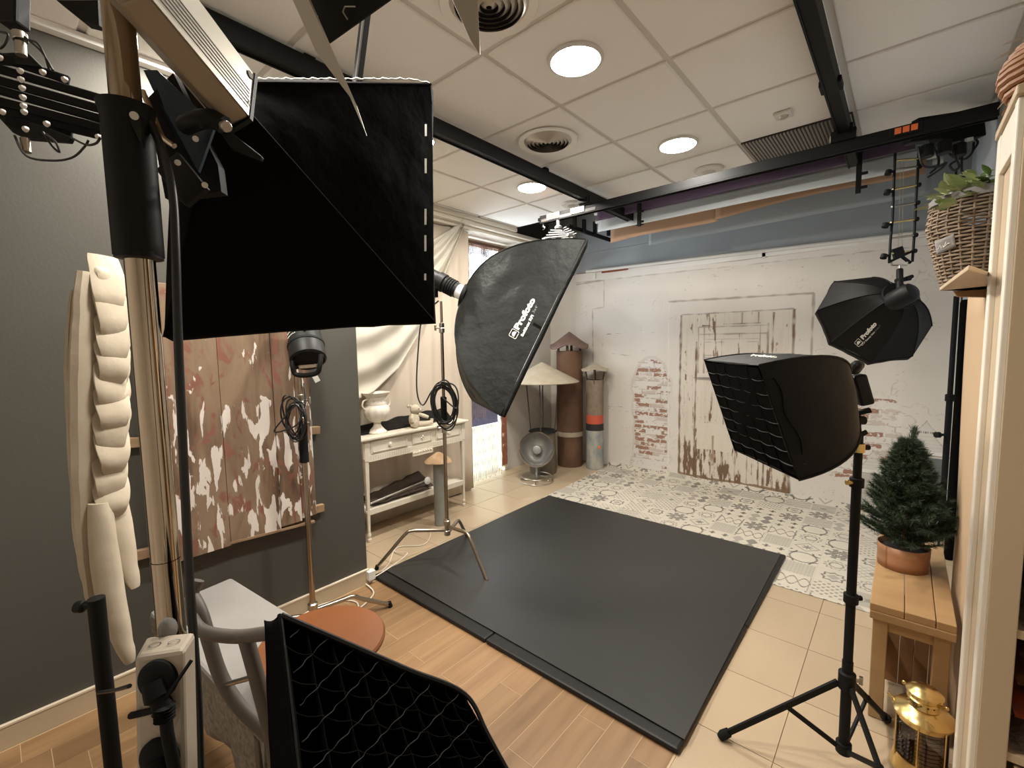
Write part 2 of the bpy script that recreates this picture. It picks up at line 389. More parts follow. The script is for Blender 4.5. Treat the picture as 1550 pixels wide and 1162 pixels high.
# bead curtain: strands nobody would count one by one
t = thing('bead_curtain', 'hanging string bead curtain in the glass doorway, brown strands bunched at its right', 'curtain', (-3.62, 3.7, 0.03))
MB().bx(-3.635, -3.605, 3.30, 4.10, 2.66, 2.69).build('rail', M_rust, t)
def strands(ys, r, m, zb, nm):
    mb = MB()
    for y in ys:
        z1 = 2.66; z0 = zb+random.uniform(0, 0.03); n = 40
        pts = [V((-3.62+random.uniform(-0.003, 0.003), y+0.003*sin(i), z0+(z1-z0)*i/n)) for i in range(n+1)]
        rr = [r*(1.0 if i % 2 else 0.55) for i in range(n+1)]
        mb.tube(pts, rr, 4, cap=False)
    return mb.build(nm, m, t, smooth=False, kind='stuff')
strands([3.335+0.0195*i for i in range(32)], 0.0044, mat('pale beads', (0.20, 0.13, 0.13), 0.5, col2=(0.07, 0.04, 0.045), ns=30), 0.0, 'strands')
strands([3.965+0.0055*i+random.uniform(-.003, .003) for i in range(18)], 0.0065, mat('brown beads', (0.33, 0.12, 0.075), 0.5, col2=(0.20, 0.075, 0.05), ns=30), 0.08, 'brown_strands')
strands([3.34+0.018*i for i in range(30)], 0.0052, MATS['brown beads'], 2.52, 'upper_beads')

# ------------------------------------------------------------------ painted cloth backdrop and tile print (flat prints on vinyl)
def vnoise(x, y, s, seed=0):
    xi = x/s; yi = y/s; x0 = np.floor(xi).astype(int); y0 = np.floor(yi).astype(int); fx = xi-x0; fy = yi-y0
    def h(a, b):
        n = (a*374761393+b*668265263+seed*974634777) & 0x7fffffff
        n = ((n ^ (n >> 13))*1274126177) & 0x7fffffff
        return ((n ^ (n >> 16)) & 0xffff)/65535.0
    fx = fx*fx*(3-2*fx); fy = fy*fy*(3-2*fy)
    return (h(x0, y0)*(1-fx)+h(x0+1, y0)*fx)*(1-fy)+(h(x0, y0+1)*(1-fx)+h(x0+1, y0+1)*fx)*fy
def fbm(x, y, s, seed=0, st=1.0):
    return 0.5*vnoise(x, y*st, s, seed)+0.3*vnoise(x, y*st, s/2.1, seed+1)+0.2*vnoise(x, y*st, s/4.3, seed+2)
def printed(name, P0, du, dv, nu, nv, C, m, warp=None):
    # P0 corner, du,dv edge vectors; C colour array (nv+1,nu+1,3)
    u = np.linspace(0, 1, nu+1); v = np.linspace(0, 1, nv+1); UU, VV = np.meshgrid(u, v)
    pts = np.array(P0)[None, None, :]+UU[..., None]*np.array(du)+VV[..., None]*np.array(dv)
    if warp is not None: pts = warp(pts)
    pts = pts.reshape(-1, 3); L = pts.mean(0); L[2] = pts[:, 2].min()
    idx = np.arange((nu+1)*(nv+1)).reshape(nv+1, nu+1)
    q = np.stack([idx[:-1, :-1], idx[:-1, 1:], idx[1:, 1:], idx[1:, :-1]], -1).reshape(-1, 4)
    me = bpy.data.meshes.new(name); me.vertices.add(len(pts)); me.vertices.foreach_set('co', (pts-L).astype(np.float32).ravel())
    me.loops.add(q.size); me.loops.foreach_set('vertex_index', q.ravel().astype(np.int32))
    me.polygons.add(len(q)); me.polygons.foreach_set('loop_start', (np.arange(len(q))*4).astype(np.int32))
    me.polygons.foreach_set('loop_total', np.full(len(q), 4, np.int32)); me.update()
    at = me.color_attributes.new('print', 'FLOAT_COLOR', 'POINT')
    A = np.ones((len(pts), 4), np.float32); A[:, :3] = C.reshape(-1, 3); at.data.foreach_set('color', A.ravel())
    me.materials.append(m); o = bpy.data.objects.new(name, me); COL.objects.link(o); o.location = V(L); return o
def paint_backdrop(X, Z):
    base = np.array([0.66, 0.615, 0.55]); C = np.ones(X.shape+(3,))*base
    n = fbm(X, Z, 0.5, 3); C *= (0.93+0.14*n)[..., None]
    def blend(mask, col): C[:] = C*(1-mask[..., None])+np.array(col)*mask[..., None]
    def line(x0, z0, x1, z1, wd, col, a=1.0, jit=0.006):
        jx = (vnoise(X, Z, 0.07, 5)-0.5)*jit*2; dx, dz = x1-x0, z1-z0; L = math.hypot(dx, dz)
        t = ((X-x0)*dx+(Z-z0)*dz)/L/L; dist = np.abs((X-x0)*dz-(Z-z0)*dx)/L+jx
        blend(np.clip(1.4-np.abs(dist)/wd, 0, 1)*((t > 0) & (t < 1))*a*np.clip(0.35+1.1*vnoise(X, Z, 0.06, 11), 0, 1), col)
    dk = (0.16, 0.12, 0.095); md = (0.36, 0.30, 0.25)
    # fine cracks and scuffs
    cr = np.abs(fbm(X, Z, 0.22, 21)-0.5); sp = fbm(X, Z, 0.5, 31)
    blend(((cr < 0.004) & (sp > 0.60))*0.5, md)
    sc = (vnoise(X*0.35, Z, 0.012, 44) > 0.90) & (fbm(X, Z, 0.18, 45) > 0.62); blend(sc*0.5, md)
    # plaster steps on the left and a white band at the top
    blend(((Z > 2.33))*0.5, (0.72, 0.68, 0.63)); line(-3.3, 2.335, 0.14, 2.335, 0.004, md, .8)
    for a in [(-3.26, 2.31, -2.86, 2.33), (-2.86, 2.33, -2.86, 2.0), (-2.86, 2.0, -3.02, 1.98), (-3.02, 1.98, -3.02, 1.3)]: line(*a, 0.006, md, .9)
    for a in [(-2.82, 1.66, -2.56, 1.67), (-2.75, 1.42, -2.5, 1.39), (-2.8, 0.75, -2.6, 0.76), (-0.5, 1.42, -0.3, 1.44)]: line(*a, 0.004, dk, .8)
    # niche of old bricks, and the patch of bricks at the right
    def bricks(mask, seed):
        row = np.floor(Z/0.052); off = (row % 2)*0.09+((row*37) % 5)*0.013
        bxn = np.floor((X+off)/0.18); fx = (X+off)/0.18-bxn; fz = Z/0.052-row
        hsh = np.modf(np.abs(np.sin(row*12.9898+bxn*78.233+seed)*43758.5453))[0]
        h2 = np.modf(np.abs(np.sin(row*39.3468+bxn*11.135+seed)*24634.6345))[0]
        ed = (vnoise(X, Z, 0.018, 7)-0.5)*0.22
        inside = (fx > 0.05+ed*.3) & (fx < 0.97+ed*.3) & (fz > 0.14+ed) & (fz < 0.90+ed)
        wear = fbm(X, Z, 0.05, 9, 2.0)
        wh = np.array([0.66, 0.62, 0.57]); blend(mask*1.0, wh)
        red = np.array([0.29, 0.14, 0.085]); tan = np.array([0.50, 0.40, 0.33])
        blend(mask*inside*(hsh > 0.58)*(wear > 0.38)*0.95, red)
        blend(mask*inside*(hsh > 0.40)*(hsh <= 0.58)*(wear > 0.42)*0.7, tan)
        edge = ((fz < 0.16+ed) | (fx < 0.06)) & (h2 > 0.35) & (wear > 0.42); blend(mask*edge*0.55, (0.30, 0.22, 0.175))
        blend(mask*(vnoise(X*0.5, Z, 0.012, 77) > 0.86)*0.5, (0.34, 0.27, 0.22))
    ex = (vnoise(X, Z, 0.10, 51)-0.5)*0.06
    arch = (((X+2.23+ex)/0.215)**2+((Z-1.02)/0.34)**2 < 1) | ((np.abs(X+2.235+ex) < 0.215) & (Z < 1.02))
    outer = (((X+2.23+ex)/0.24)**2+((Z-1.02)/0.375)**2 < 1) | ((np.abs(X+2.235+ex) < 0.24) & (Z < 1.02))
    blend((outer & ~arch)*0.5, (0.52, 0.46, 0.40)); bricks((arch & (Z > 0.07)).astype(float), 1.0)
    e2 = (vnoise(X, Z, 0.16, 61)-0.5)*0.12
    pr_ = ((X > -0.47+e2) & (X < 0.02+e2) & (Z > 0.28+e2) & (Z < 0.98-0.35*np.abs(X+0.25)+e2)) | ((X > -0.35+e2) & (X < -0.05+e2) & (Z < 1.02) & (Z > 0.9))
    bricks(pr_.astype(float), 4.0)
    # two pale lanterns printed at the right
    Wt = (0.60, 0.57, 0.52); Gd = (0.13, 0.15, 0.14); Sh = (0.46, 0.43, 0.39)
    for lcx, wl, z0l, ztl in ((0.165, .165, 0.03, 0.86), (-0.17, .115, 0.02, 0.56)):
        k_ = wl/.165; ze = ztl-.28*k_; ax = np.abs(X-lcx)
        blend(((ax < wl) & (Z < ze) & (Z > z0l))*1.0, Wt); blend(((ax < wl-.035*k_) & (Z < ze-.03) & (Z > z0l+.05))*1.0, Gd if k_ > .9 else Sh)
        blend(((ax < wl+.012) & (Z > ze-.012) & (Z < ze+.02))*1.0, (0.70, 0.67, 0.62)); blend(((ax < wl+.012) & (np.abs(Z-ze+.016) < .005))*1.0, md)
        rf = (Z > ze+.02) & (Z < ze+.17*k_) & (ax < wl*(1-.72*((Z-ze-.02)/(.15*k_)).clip(0, 1)**.75)); blend(rf*1.0, Wt); blend((rf & (np.modf(Z/.03)[0] < .25))*.4, Sh); blend((rf & (ax > wl*(1-.72*((Z-ze-.02)/(.15*k_)).clip(0, 1)**.75)-.008))*.8, md)
        blend(((np.abs(Z-ze-.178*k_) < .012*k_) & (ax < .062*k_))*1.0, Wt); blend(((np.abs(Z-ze-.178*k_) < .006*k_) & (ax < .055*k_) & (np.modf(np.abs(X)/.014)[0] > .5))*1.0, dk)
        blend(((Z > ze+.19*k_) & (Z < ztl) & (ax < .062*k_*(1-((Z-ze-.19*k_)/(.09*k_)).clip(0, 1))**1.4+.003))*1.0, Wt); blend(((Z > ze+.19*k_) & (Z < ztl) & (np.abs(ax-.062*k_*(1-((Z-ze-.19*k_)/(.09*k_)).clip(0, 1))**1.4) < .003))*.8, md)
    # plaster frame around the door
    fr = (np.abs(X+1.345) < 0.69) & (Z < 2.005); blend(fr*0.35, (0.66, 0.61, 0.55))
    for a in [(-2.035, 2.01, -0.66, 2.00), (-0.66, 2.0, -0.66, 0.9)]: line(*a, 0.010, md, .95)
    line(-2.03, 2.0, -2.02, 0.1, 0.006, (0.72, 0.68, 0.63), .9, .003)
    # the old door
    D = (X > -1.90) & (X < -0.80) & (Z > 0.03) & (Z < 1.86)
    blend(D*0.85, (0.64, 0.575, 0.485)); blend(D*(vnoise(X, Z*0.04, 0.012, 15) > 0.62)*0.16, (0.45, 0.38, 0.30))
    for xx, z0, z1, wd in [(-1.895, 0.05, 1.85, .012), (-0.815, 0.03, 1.86, .013), (-1.725, 0.05, 1.55, .009), (-1.035, 0.03, 1.73, .008), (-0.99, 1.2, 1.84, .005)]:
        line(xx, z0, xx+0.005, z1, wd, (0.17, 0.10, 0.065), 1.0, .006)
    for xx in (-1.55, -1.43, -1.305, -1.19, -1.08, -0.95): line(xx, 0.05, xx, 1.12, 0.004, (0.24, 0.16, 0.11), .85, .005)
    line(-1.89, 1.855, -0.81, 1.862, .006, md, 1)
    line(-1.74, 1.15, -1.45, 1.15, .006, dk, .9); line(-1.72, 1.135, -0.82, 1.13, .006, dk, .7)
    # little panelled window in the door
    blend(((X > -1.70) & (X < -1.03) & (Z > 1.18) & (Z < 1.71))*0.6, (0.68, 0.62, 0.53))
    for zz in (1.71, 1.63): line(-1.70, zz, -1.03, zz, .007, md, .9)
    for xx in (-1.70, -1.64, -1.10, -1.035): line(xx, 1.2, xx, 1.71, .006, (0.33, 0.24, 0.17), .9)
    for xx in (-1.46, -1.29): line(xx, 1.2, xx, 1.63, .004, dk, .8); line(xx+.02, 1.2, xx+.02, 1.63, .004, md, .8)
    for zz in (1.575, 1.545, 1.40, 1.375): line(-1.64, zz, -1.10, zz, .004, md, .9)
    for xx in (-1.61, -1.44, -1.27, -1.12): line(xx, 1.73, xx, 1.85, .005, dk, .8)
    line(-1.66, 1.725, -1.58, 1.725, .008, (0.06, 0.05, 0.04), 1); line(-1.45, 1.735, -1.1, 1.735, .005, dk, .8)
    # peeling paint: vertical brown streaks, heavier towards the bottom and the edges
    st = fbm(X, Z*0.16, 0.030, 71); big = fbm(X, Z, 0.14, 72, 0.7); low = np.clip((0.95-Z)/0.95, 0, 1)
    edge = np.exp(-np.abs(X+1.86)/0.05)+np.exp(-np.abs(X+1.70)/0.05)*0.8+np.exp(-np.abs(X+0.87)/0.05)*.7
    pl_ = D & (st+0.17*low+0.10*edge*low+0.22*(big-0.5) > 0.735); blend(pl_*0.75, (0.27, 0.155, 0.085))
    pl2 = D & (st+0.20*low+0.07*edge+0.30*(big-0.5) > 0.80); blend(pl2*0.85, (0.13, 0.07, 0.04))
    blend((D & (np.abs(st+0.16*low+0.08*edge+0.15*(big-.5)-0.67) < 0.008) & (Z < 1.5))*0.5, (0.30, 0.22, 0.16))
    pat = (X > -1.70+0.02*ex) & (X < -1.34) & (Z > 0.37+0.5*ex) & (Z < 0.66); blend(pat*0.95, (0.66, 0.595, 0.50))
    line(-1.53, 0.20, -1.53, 0.53, .010, (0.30, 0.19, 0.12), .9)
    blend(((X > -1.90) & (X < -0.80) & (Z < 0.055+0.02*vnoise(X, Z, 0.05, 9)))*0.85, (0.20, 0.115, 0.06))
    line(-0.80, 0.0, -0.81, 0.35, .012, (0.15, 0.09, 0.05), .9)
    return np.clip(C, 0, 1)
W_, Hh = 3.59, 2.44; nu, nv = 680, 460
Xg, Zg = np.meshgrid(np.linspace(-3.27, 0.32, nu+1), np.linspace(0.0, Hh, nv+1))
M_vinyl = mat('printed vinyl', (1, 1, 1), 0.6, attr='print', bump=0.05, bs=50)
def warpb(p):
    p = p.copy(); p[..., 1] += 0.010*np.sin(p[..., 0]*4.1)*np.clip(p[..., 2]/2.4, 0, 1)+0.006*np.sin(p[..., 0]*9+p[..., 2]*3)
    tt = (p[..., 0]+3.27)/3.4; p[..., 2] = np.where(p[..., 2] > 1.2, p[..., 2]-(p[..., 2]-1.2)/1.24*0.045*tt, p[..., 2]); return p
bd = thing('printed_backdrop', 'tall vinyl backdrop printed with an old peeling white door and brick niches, hung on the back wall', 'backdrop', (-1.57, 5.06, 0))
o = printed('printed_sheet', (-3.27, 5.065, 0.006), (3.59, 0, 0), (0, 0, Hh), nu, nv, paint_backdrop(Xg, Zg), M_vinyl, warpb)
o.parent = bd; o.location = V(o.location)-V(bd.location)
MB().cyl((-3.10, 5.045, 2.462), (0.31, 5.045, 2.400), 0.018).build('hanging_tube', M_ring, bd, smooth=True)
MB().bx(-2.15, 0.31, 5.05, 5.075, 2.37, 2.42).build('top_batten', M_ring, bd)
MB().bx(-3.26, -2.15, 5.072, 5.082, 2.42, 2.455).build('torn_red_edge', mat('torn red edge', (0.25, 0.07, 0.03), 0.8), bd, label='torn reddish top edge')
for xx in (-3.0, -1.1): MB().bx(xx, xx+0.03, 5.05, 5.08, 2.36, 2.43).build('clip', M_ring, bd)

def paint_tiles(X, Y):
    s = 0.20; ti = np.floor(X/s).astype(int); tj = np.floor(Y/s).astype(int); u = X/s-ti-0.5; v = Y/s-tj-0.5
    key = ((ti*7+tj*13+((ti*ti+3*tj*tj) % 5)*3) % 14)
    C = np.ones(X.shape+(3,))*np.array([0.60, 0.545, 0.45]); C *= (0.94+0.1*fbm(X, Y, 0.3, 81))[..., None]
    def bl(m, col, a=0.85): m = m*a; C[:] = C*(1-m[..., None])+np.array(col)*m[..., None]
    K = (0.05, 0.042, 0.035); G = (0.17, 0.155, 0.135); Lg = (0.34, 0.315, 0.27); au, av = np.abs(u), np.abs(v); r = np.hypot(u, v); th = np.arctan2(v, u)
    k = key == 0; bl(k & (np.abs(np.maximum(au, av)*0.7+0.3*(au+av)-0.30-0.025*np.cos(8*th)) < 0.035), K); bl(k & (au+av < 0.2), Lg)
    k = key == 1; bl(k & (r < 0.46) & (np.abs(np.sin(4*th)) > 0.6) & (r > 0.08), G); bl(k & (r < 0.3) & (np.abs(np.cos(4*th)) > 0.9), K)
    k = key == 2; bl(k & (np.sin(40*v+3*np.sin(12*u)) > 0.35), G)
    k = key == 3; bl(k & (au < 0.46) & (av < 0.46), Lg, .7); bl(k & (au < 0.44) & (av < 0.44) & ((np.abs(au-av) < .02) | (r < .12)), G, .6)
    k = key == 4; bl(k & (np.sin(26*u)*np.sin(26*v) > 0.35), G, .75)
    k = key == 5; bl(k & (np.abs((u+0.5) % 0.5-0.25+((v+0.5) % 0.5-0.25)*0) < 0.05) & (np.abs(((v+.5) % .5)-0.25) < 0.14), K, .7); bl(k & (np.abs(((v+0.5) % 0.5)-0.25) < 0.04) & (np.abs(((u+.5) % .5)-0.25) < 0.14), K, .7)
    k = key == 6; bl(k & (np.abs(r-0.42) < 0.035), G); bl(k & (np.abs(np.hypot(au-0.5, av-0.5)-0.25) < 0.03), K)
    k = key == 7; bl(k & (au < .45) & (av < .45), Lg, .5); bl(k & (np.sin(60*u) > 0.2) & (np.sin(60*v) > 0.2), G, .35)
    k = key == 8; bl(k & (np.abs(au+av-0.40) < 0.05), Lg); bl(k & (r < 0.14+0.06*np.cos(8*th)), G); bl(k & (au > 0.40) & (av > 0.40), K)
    k = key == 9; bl(k & (u < 0) & (np.abs(u+0.25)+0.35*np.abs((v*2 % 1)-0.5) < 0.22), Lg); bl(k & (u > 0) & (np.abs(u-0.25)+0.35*np.abs((v*2 % 1)-0.5) < 0.22), G)
    k = key == 10; bl(k & (vnoise(X, Y, 0.014, 5) > 0.66), K, .7)
    k = key == 11; bl(k & (np.abs(np.sin(9*u+2)*0.3-v) < 0.035), K, .8); bl(k & (np.abs(np.sin(9*u+2)*0.3+v) < 0.035), K, .8); bl(k & (np.abs(au-.45) < .02), G)
    k = key == 12; bl(k & (np.abs(((u+v)*4) % 1-0.5) < 0.10), Lg); bl(k & (np.abs(((u-v)*4) % 1-0.5) < 0.10), Lg); bl(k & (r < .1), K, .6)
    k = key == 13; bl(k & (np.abs(r-0.2) < 0.03), G); bl(k & (np.abs(r-0.33+0.04*np.cos(12*th)) < 0.02), K, .7)
    j = (au > 0.487) | (av > 0.487); bl(j, (0.50, 0.46, 0.39), .8)
    return np.clip(C, 0, 1)
x0, x1, y0, y1 = -2.78, 0.20, 3.16, 5.075; nu, nv = 620, 400
Xg, Yg = np.meshgrid(np.linspace(x0, x1, nu+1), np.linspace(y0, y1, nv+1))
def warpt(p):
    p = p.copy(); t_ = (p[..., 1]-y0)/(y1-y0); p[..., 0] += (1-(p[..., 0]-x0)/(x1-x0))*0.09*(1-t_)
    p[..., 2] += 0.05*np.clip((p[..., 1]-4.95)/0.125, 0, 1)**2; return p
o = printed('tile_print_floor_sheet', (x0, y0, 0.004), (x1-x0, 0, 0), (0, y1-y0, 0), nu, nv, paint_tiles(Xg, Yg), mat('printed floor vinyl', (1, 1, 1), 0.42, attr='print'), warpt)
props(o, 'cream vinyl floor sheet printed with black and grey patterned tiles, lying before the printed door', 'floor sheet')
md = o.modifiers.new('solid', 'SOLIDIFY'); md.thickness = 0.002
# ------------------------------------------------------------------ black studio mat
mt = thing('studio_mat', 'large square black padded mat with a dark grey sheet, in the middle of the floor', 'mat', (-1.6, 2.6, 0))
xs = [-2.645, -1.589, -0.574]; ys = [1.578, 2.562, 3.62]
for i in range(2):
    for j in range(2):
        a, b, c_, d_ = xs[i]+.002, xs[i+1]-.002, ys[j]+.002, ys[j+1]-.002
        MB().bx(a, b, c_, d_, 0.0005, 0.026).build('mat_section', M_matb, mt, bev=0.010)
def sheetf(u, v):
    x = -2.655+2.05*u+(0.03*(1-v)) ; y = 1.665+1.93*v-0.03*u*(1-v)
    return V((x, y, 0.030+0.0025*noise.noise(V((x*1.5, y*1.5, 0)))+0.002*abs(sin(u*9))*(1 if v < 0.02 else 0)))
MB().grid(sheetf, 14, 14).build('top_sheet', M_mat, mt, smooth=False, solid=0.003, label='dark grey smooth sheet')

# ------------------------------------------------------------------ ceiling fittings
first = None
LL = [(-1.19, 1.85, 'bright round ceiling lamp nearest the camera, to the left of the black rail'), (-1.18, 3.055, 'round ceiling lamp beside the dark ribbed grille, between the two rails'),
      (-2.37, 3.02, 'small round ceiling lamp beyond the left rail, above the tall black softbox'), (-2.37, 1.85, 'round ceiling lamp hidden behind the very large black softbox'), (-1.19, 0.65, 'round ceiling lamp above the camera, left of the lamp over the bookcase'), (-2.37, 0.65, 'round ceiling lamp by the grey wall, hidden behind the silver flash head')]
for x, y, lb in LL:
    lb = lb or 'round ceiling lamp above and behind the camera, out of view'
    if first is None:
        first = thing('ceiling_lamp', lb, 'ceiling lamp', (x, y, CE-0.014), 'round ceiling lamps')
        MB().lathe([(0.112, 0.0), (0.125, 0.003), (0.127, 0.012), (0.105, 0.014)], (x, y, CE-0.014), 40, cap=False).build('ring', M_ring, first, smooth=True)
        MB().lathe([(0.0, 0.001), (0.10, 0.001), (0.112, 0.004)], (x, y, CE-0.014), 40, cap=False).build('diffuser', M_lampw, first)
        o = first
    else:
        o = copy_tree(first); o.location = (x, y, CE-0.014)
    o['label'] = lb
for px, y, lb, n in [((829, 212), 0, 'round ceiling vent with concentric rings, to the left of the lamp by the grille', 0), ((740, 2), 0, 'round ceiling vent with concentric rings cut by the top edge of the photo', 0)]:
    p = U(px[0], px[1], z=CE); t = thing('round_vent', lb, 'vent', (p.x, p.y, CE-0.02), 'round ceiling vents')
    MB().lathe([(0.0, 0.016), (0.17, 0.016)], (p.x, p.y, CE-0.02), 32, cap=False).build('dark_back', M_ventd, t)
    MB().lathe([(0.150, 0.010), (0.185, 0.004), (0.19, 0.012), (0.15, 0.017)], (p.x, p.y, CE-0.02), 40, cap=False).build('rim', M_tile, t, smooth=True)
    for r in (0.030, 0.055, 0.080, 0.105, 0.130, 0.15):
        MB().lathe([(r-0.018, -0.004), (r+.002, 0.012), (r-0.001, 0.014), (r-0.020, -0.001)], (p.x, p.y, CE-0.02), 36, cap=False).build('ring', M_vent, t, smooth=True)
for q, lb in [((1073, 256), 'flat round white speaker disc in the ceiling between grille and lamp'), ((867, 308), 'flat round white speaker disc in the ceiling above the end of the black rail')]:
    p = U(q[0], q[1], z=CE); t = thing('ceiling_disc', lb, 'ceiling speaker', (p.x, p.y, CE-0.02))
    MB().lathe([(0.0, 0.0), (0.075, 0.0), (0.095, 0.004), (0.105, 0.016)], (p.x, p.y, CE-0.02), 32).build('rim', M_ring, t, smooth=True)
    MB().lathe([(0.0, -0.004), (0.04, -0.004), (0.05, 0.0)], (p.x, p.y, CE-0.02), 24).build('centre', M_vent, t, smooth=True)
p = U(1186, 171, z=CE)
t = thing('smoke_detector', 'small square white detector on the ceiling near the grille', 'detector', (p.x, p.y, CE-0.03))
MB().bx(p.x-.045, p.x+.045, p.y-.045, p.y+.045, CE-0.018, CE-0.002).build('housing', M_ring, t, bev=.006); MB().lathe([(0, -.012), (.018, -.012), (.026, 0)], (p.x, p.y, CE-.018), 20).build('sensor', M_vent, t, smooth=True)
# rails
def rail(name, label, a, b, wd, ht, ends=True):
    t = thing(name, label, 'rail', V(a))
    a, b = V(a), V(b); d = (b-a).normalized(); sd = d.cross(V((0, 0, 1))).normalized()
    MB().bar(a, b, wd, ht).build('rail_body', M_black, t, bev=0.003)
    for s_ in (-1, 1): MB().bar(a+sd*s_*(wd/2-.004)-V((0, 0, ht/2+.003)), b+sd*s_*(wd/2-.004)-V((0, 0, ht/2+.003)), .008, .008).build('flange', M_black, t)
    return t
r1 = rail('ceiling_rail', 'black ceiling rail at the left, running towards the back wall', (-2.05, 0.35, 2.79), (-2.05, 4.62, 2.76), 0.06, 0.075)
for y in (1.0, 2.75): MB().bx(-2.065, -2.035, y, y+0.05, 2.80, 2.838).build('hanger', M_black, r1)
MB().bx(-2.10, -2.0, 3.28, 3.40, 2.70, 2.745).build('clamp', M_black, r1, bev=.004)
MB().lathe([(0, 0), (.018, 0), (.018, .02)], (-2.05, 4.62, 2.70), 12).build('end_screw', M_steel, r1)
r2 = rail('ceiling_rail', 'black ceiling rail at the right, passing beside the dark ribbed grille', (-0.32, 0.9, 2.79), (-0.32, 4.0, 2.77), 0.06, 0.075)
for y in (2.73, 3.34): MB().bx(-0.365, -0.275, y-.05, y+.05, 2.745, 2.775).build('clamp', M_black, r2, bev=.004)
for x in (-0.375, -0.265): MB().cyl((x, 3.33, 2.70), (x, 3.33, 2.735), .012).build('bolt', M_steel, r2, smooth=True)
r3 = rail('cross_rail', 'long black cross rail hung under the two ceiling rails, carrying the light arms', (-2.52, 3.345, 2.665), (0.30, 3.345, 2.665), 0.055, 0.06)
MB().bx(-2.5, -1.95, 3.315, 3.322, 2.637, 2.660).build('lower_edge', M_slot, r3)
for x in (-2.05, -0.32): MB().bx(x-.06, x+.06, 3.30, 3.39, 2.69, 2.75).build('bracket', M_black, r3, bev=.003)
def rlabel(x, m, nm, wd=.10):
    MB().bx(x-wd/2-.018, x+wd/2+.018, 3.308, 3.318, 2.642, 2.690).build('carriage', M_vent if x < -1 else M_black, r3, bev=.003)
    for k in range(3): MB().bx(x-wd/2+k*wd/3+.003, x-wd/2+(k+1)*wd/3-.003, 3.303, 3.309, 2.652, 2.682).build(nm, m, r3)
rlabel(-2.37, M_blkhot, 'orange_label'); rlabel(-2.12, M_ring, 'white_label'); rlabel(-0.045, M_blkhot, 'orange_label')
# posts dropping from the cross rail
for x, y, z1, lb in [(-0.285, 3.94, 2.535, 'black drop bar at the far end of the right ceiling rail'), (-1.86, 3.93, 2.60, 'short black drop bar in front of the purple paper roll')]:
    t = thing('drop_bar', lb, 'bar', (x, y, z1))
    MB().bar((x, y, 2.80), (x, y, z1), .03, .03, up=(1, 0, 0)).build('bar', M_black, t, bev=.002)
    for z in (z1+.03, z1+.12): MB().cyl((x+.015, y-.02, z), (x+.05, y-.02, z), .010).build('knob', M_black, t)
a, b = U(556, 0, z=2.72), U(541, 122, z=2.52)
t = thing('hanging_post', 'slim black post hanging from the ceiling behind the big softbox', 'post', b)
MB().bar(a+(a-b)*1.2, b-(a-b)*.5, .028, .022, up=(1, 0, 0)).build('post_body', M_black, t, bev=.002)
MB().bar(a+(a-b)*1.2+V((.012, -.012, 0)), b-(a-b)*.5+V((.012, -.012, 0)), .006, .006, up=(1, 0, 0)).build('slot', M_slot, t)
# paper rolls
def roll(name, label, y, L0, R0, ztop, drop, m, rr=.04, core=True, tear=None, cut=None):
    t = thing(name, label, 'paper roll', ((L0[0]+R0[0])/2, y, min(L0[1], R0[1])))
    n = 60
    def zt(u): return L0[1]+(R0[1]-L0[1])*u
    a = V((L0[0], y, ztop)); b = V((R0[0], y, ztop)); MB().cyl(a, b, rr, n=20).build('roll', m, t, smooth=True)
    if core: MB().cyl(a-V((.06, 0, 0)), b+V((.06, 0, 0)), rr*.45, n=16).build('core_tube', M_ring, t, smooth=True)
    def f(u, v):
        x = L0[0]+(R0[0]-L0[0])*u; zb = zt(u)+(tear(u) if tear else 0); z = ztop+(zb-ztop)*v
        return V((x, y-rr-0.006-0.02*v*sin(v*2)+0.01*sin(u*7)*v, z))
    if cut is None: MB().grid(f, n, 6).build('hanging_sheet', m, t, smooth=True, solid=.0015)
    else:
        for (u0, u1, dz) in cut:
            MB().grid(lambda u, v: f(u0+(u1-u0)*u, v)-V((0, .012*(u0 > .3), 0))+V((0, 0, dz*v)), 24, 6).build('hanging_sheet', m, t, smooth=True, solid=.0015)
    return t
def ZY(px, py, y): p = U(px, py, y=y); return (p.x, p.z)
roll('purple_paper_roll', 'dark purple backdrop paper roll, highest of the rolls under the cross rail', 4.02, ZY(907, 336, 4.0), ZY(1385, 228, 4.0), 2.83, 0, M_purple, .045)
roll('pale_paper_roll', 'pale blue white backdrop paper roll just under the purple one', 4.20, ZY(910, 353, 4.2), ZY(1395, 258, 4.2), 2.80, 0, M_palep, .045)
roll('kraft_paper_roll', 'brown kraft paper roll with a torn hanging edge, lowest of the front rolls', 4.42, ZY(928, 369, 4.4), ZY(1400, 268, 4.4), 2.82, 0, M_kraft, .05, tear=lambda u: .012*sin(u*11), cut=[(0, .44, 0.0), (.43, 1.0, .018)])
roll('blue_grey_paper_roll', 'wide blue grey backdrop paper hanging behind the kraft paper, close to the wall', 4.72, ZY(985, 372, 4.7), ZY(1408, 296, 4.7), 2.86, 0, M_bluep, .05)
t = thing('roll_bracket', 'black wall bracket holding the left ends of the paper rolls', 'bracket', U(902, 360, y=4.2))
for y, z in ((4.02, 2.83), (4.2, 2.80), (4.42, 2.82), (4.72, 2.86)): MB().bx(-2.62, -2.59, y-.02, y+.02, z-.09, z+.05).build('hook', M_black, t, bev=.003)
MB().bx(-2.64, -2.62, 3.95, 4.8, 2.72, 2.76).build('arm', M_black, t); MB().cyl((-2.72, 4.05, 2.74), (-2.64, 4.05, 2.74), .018).build('knob', M_black, t)
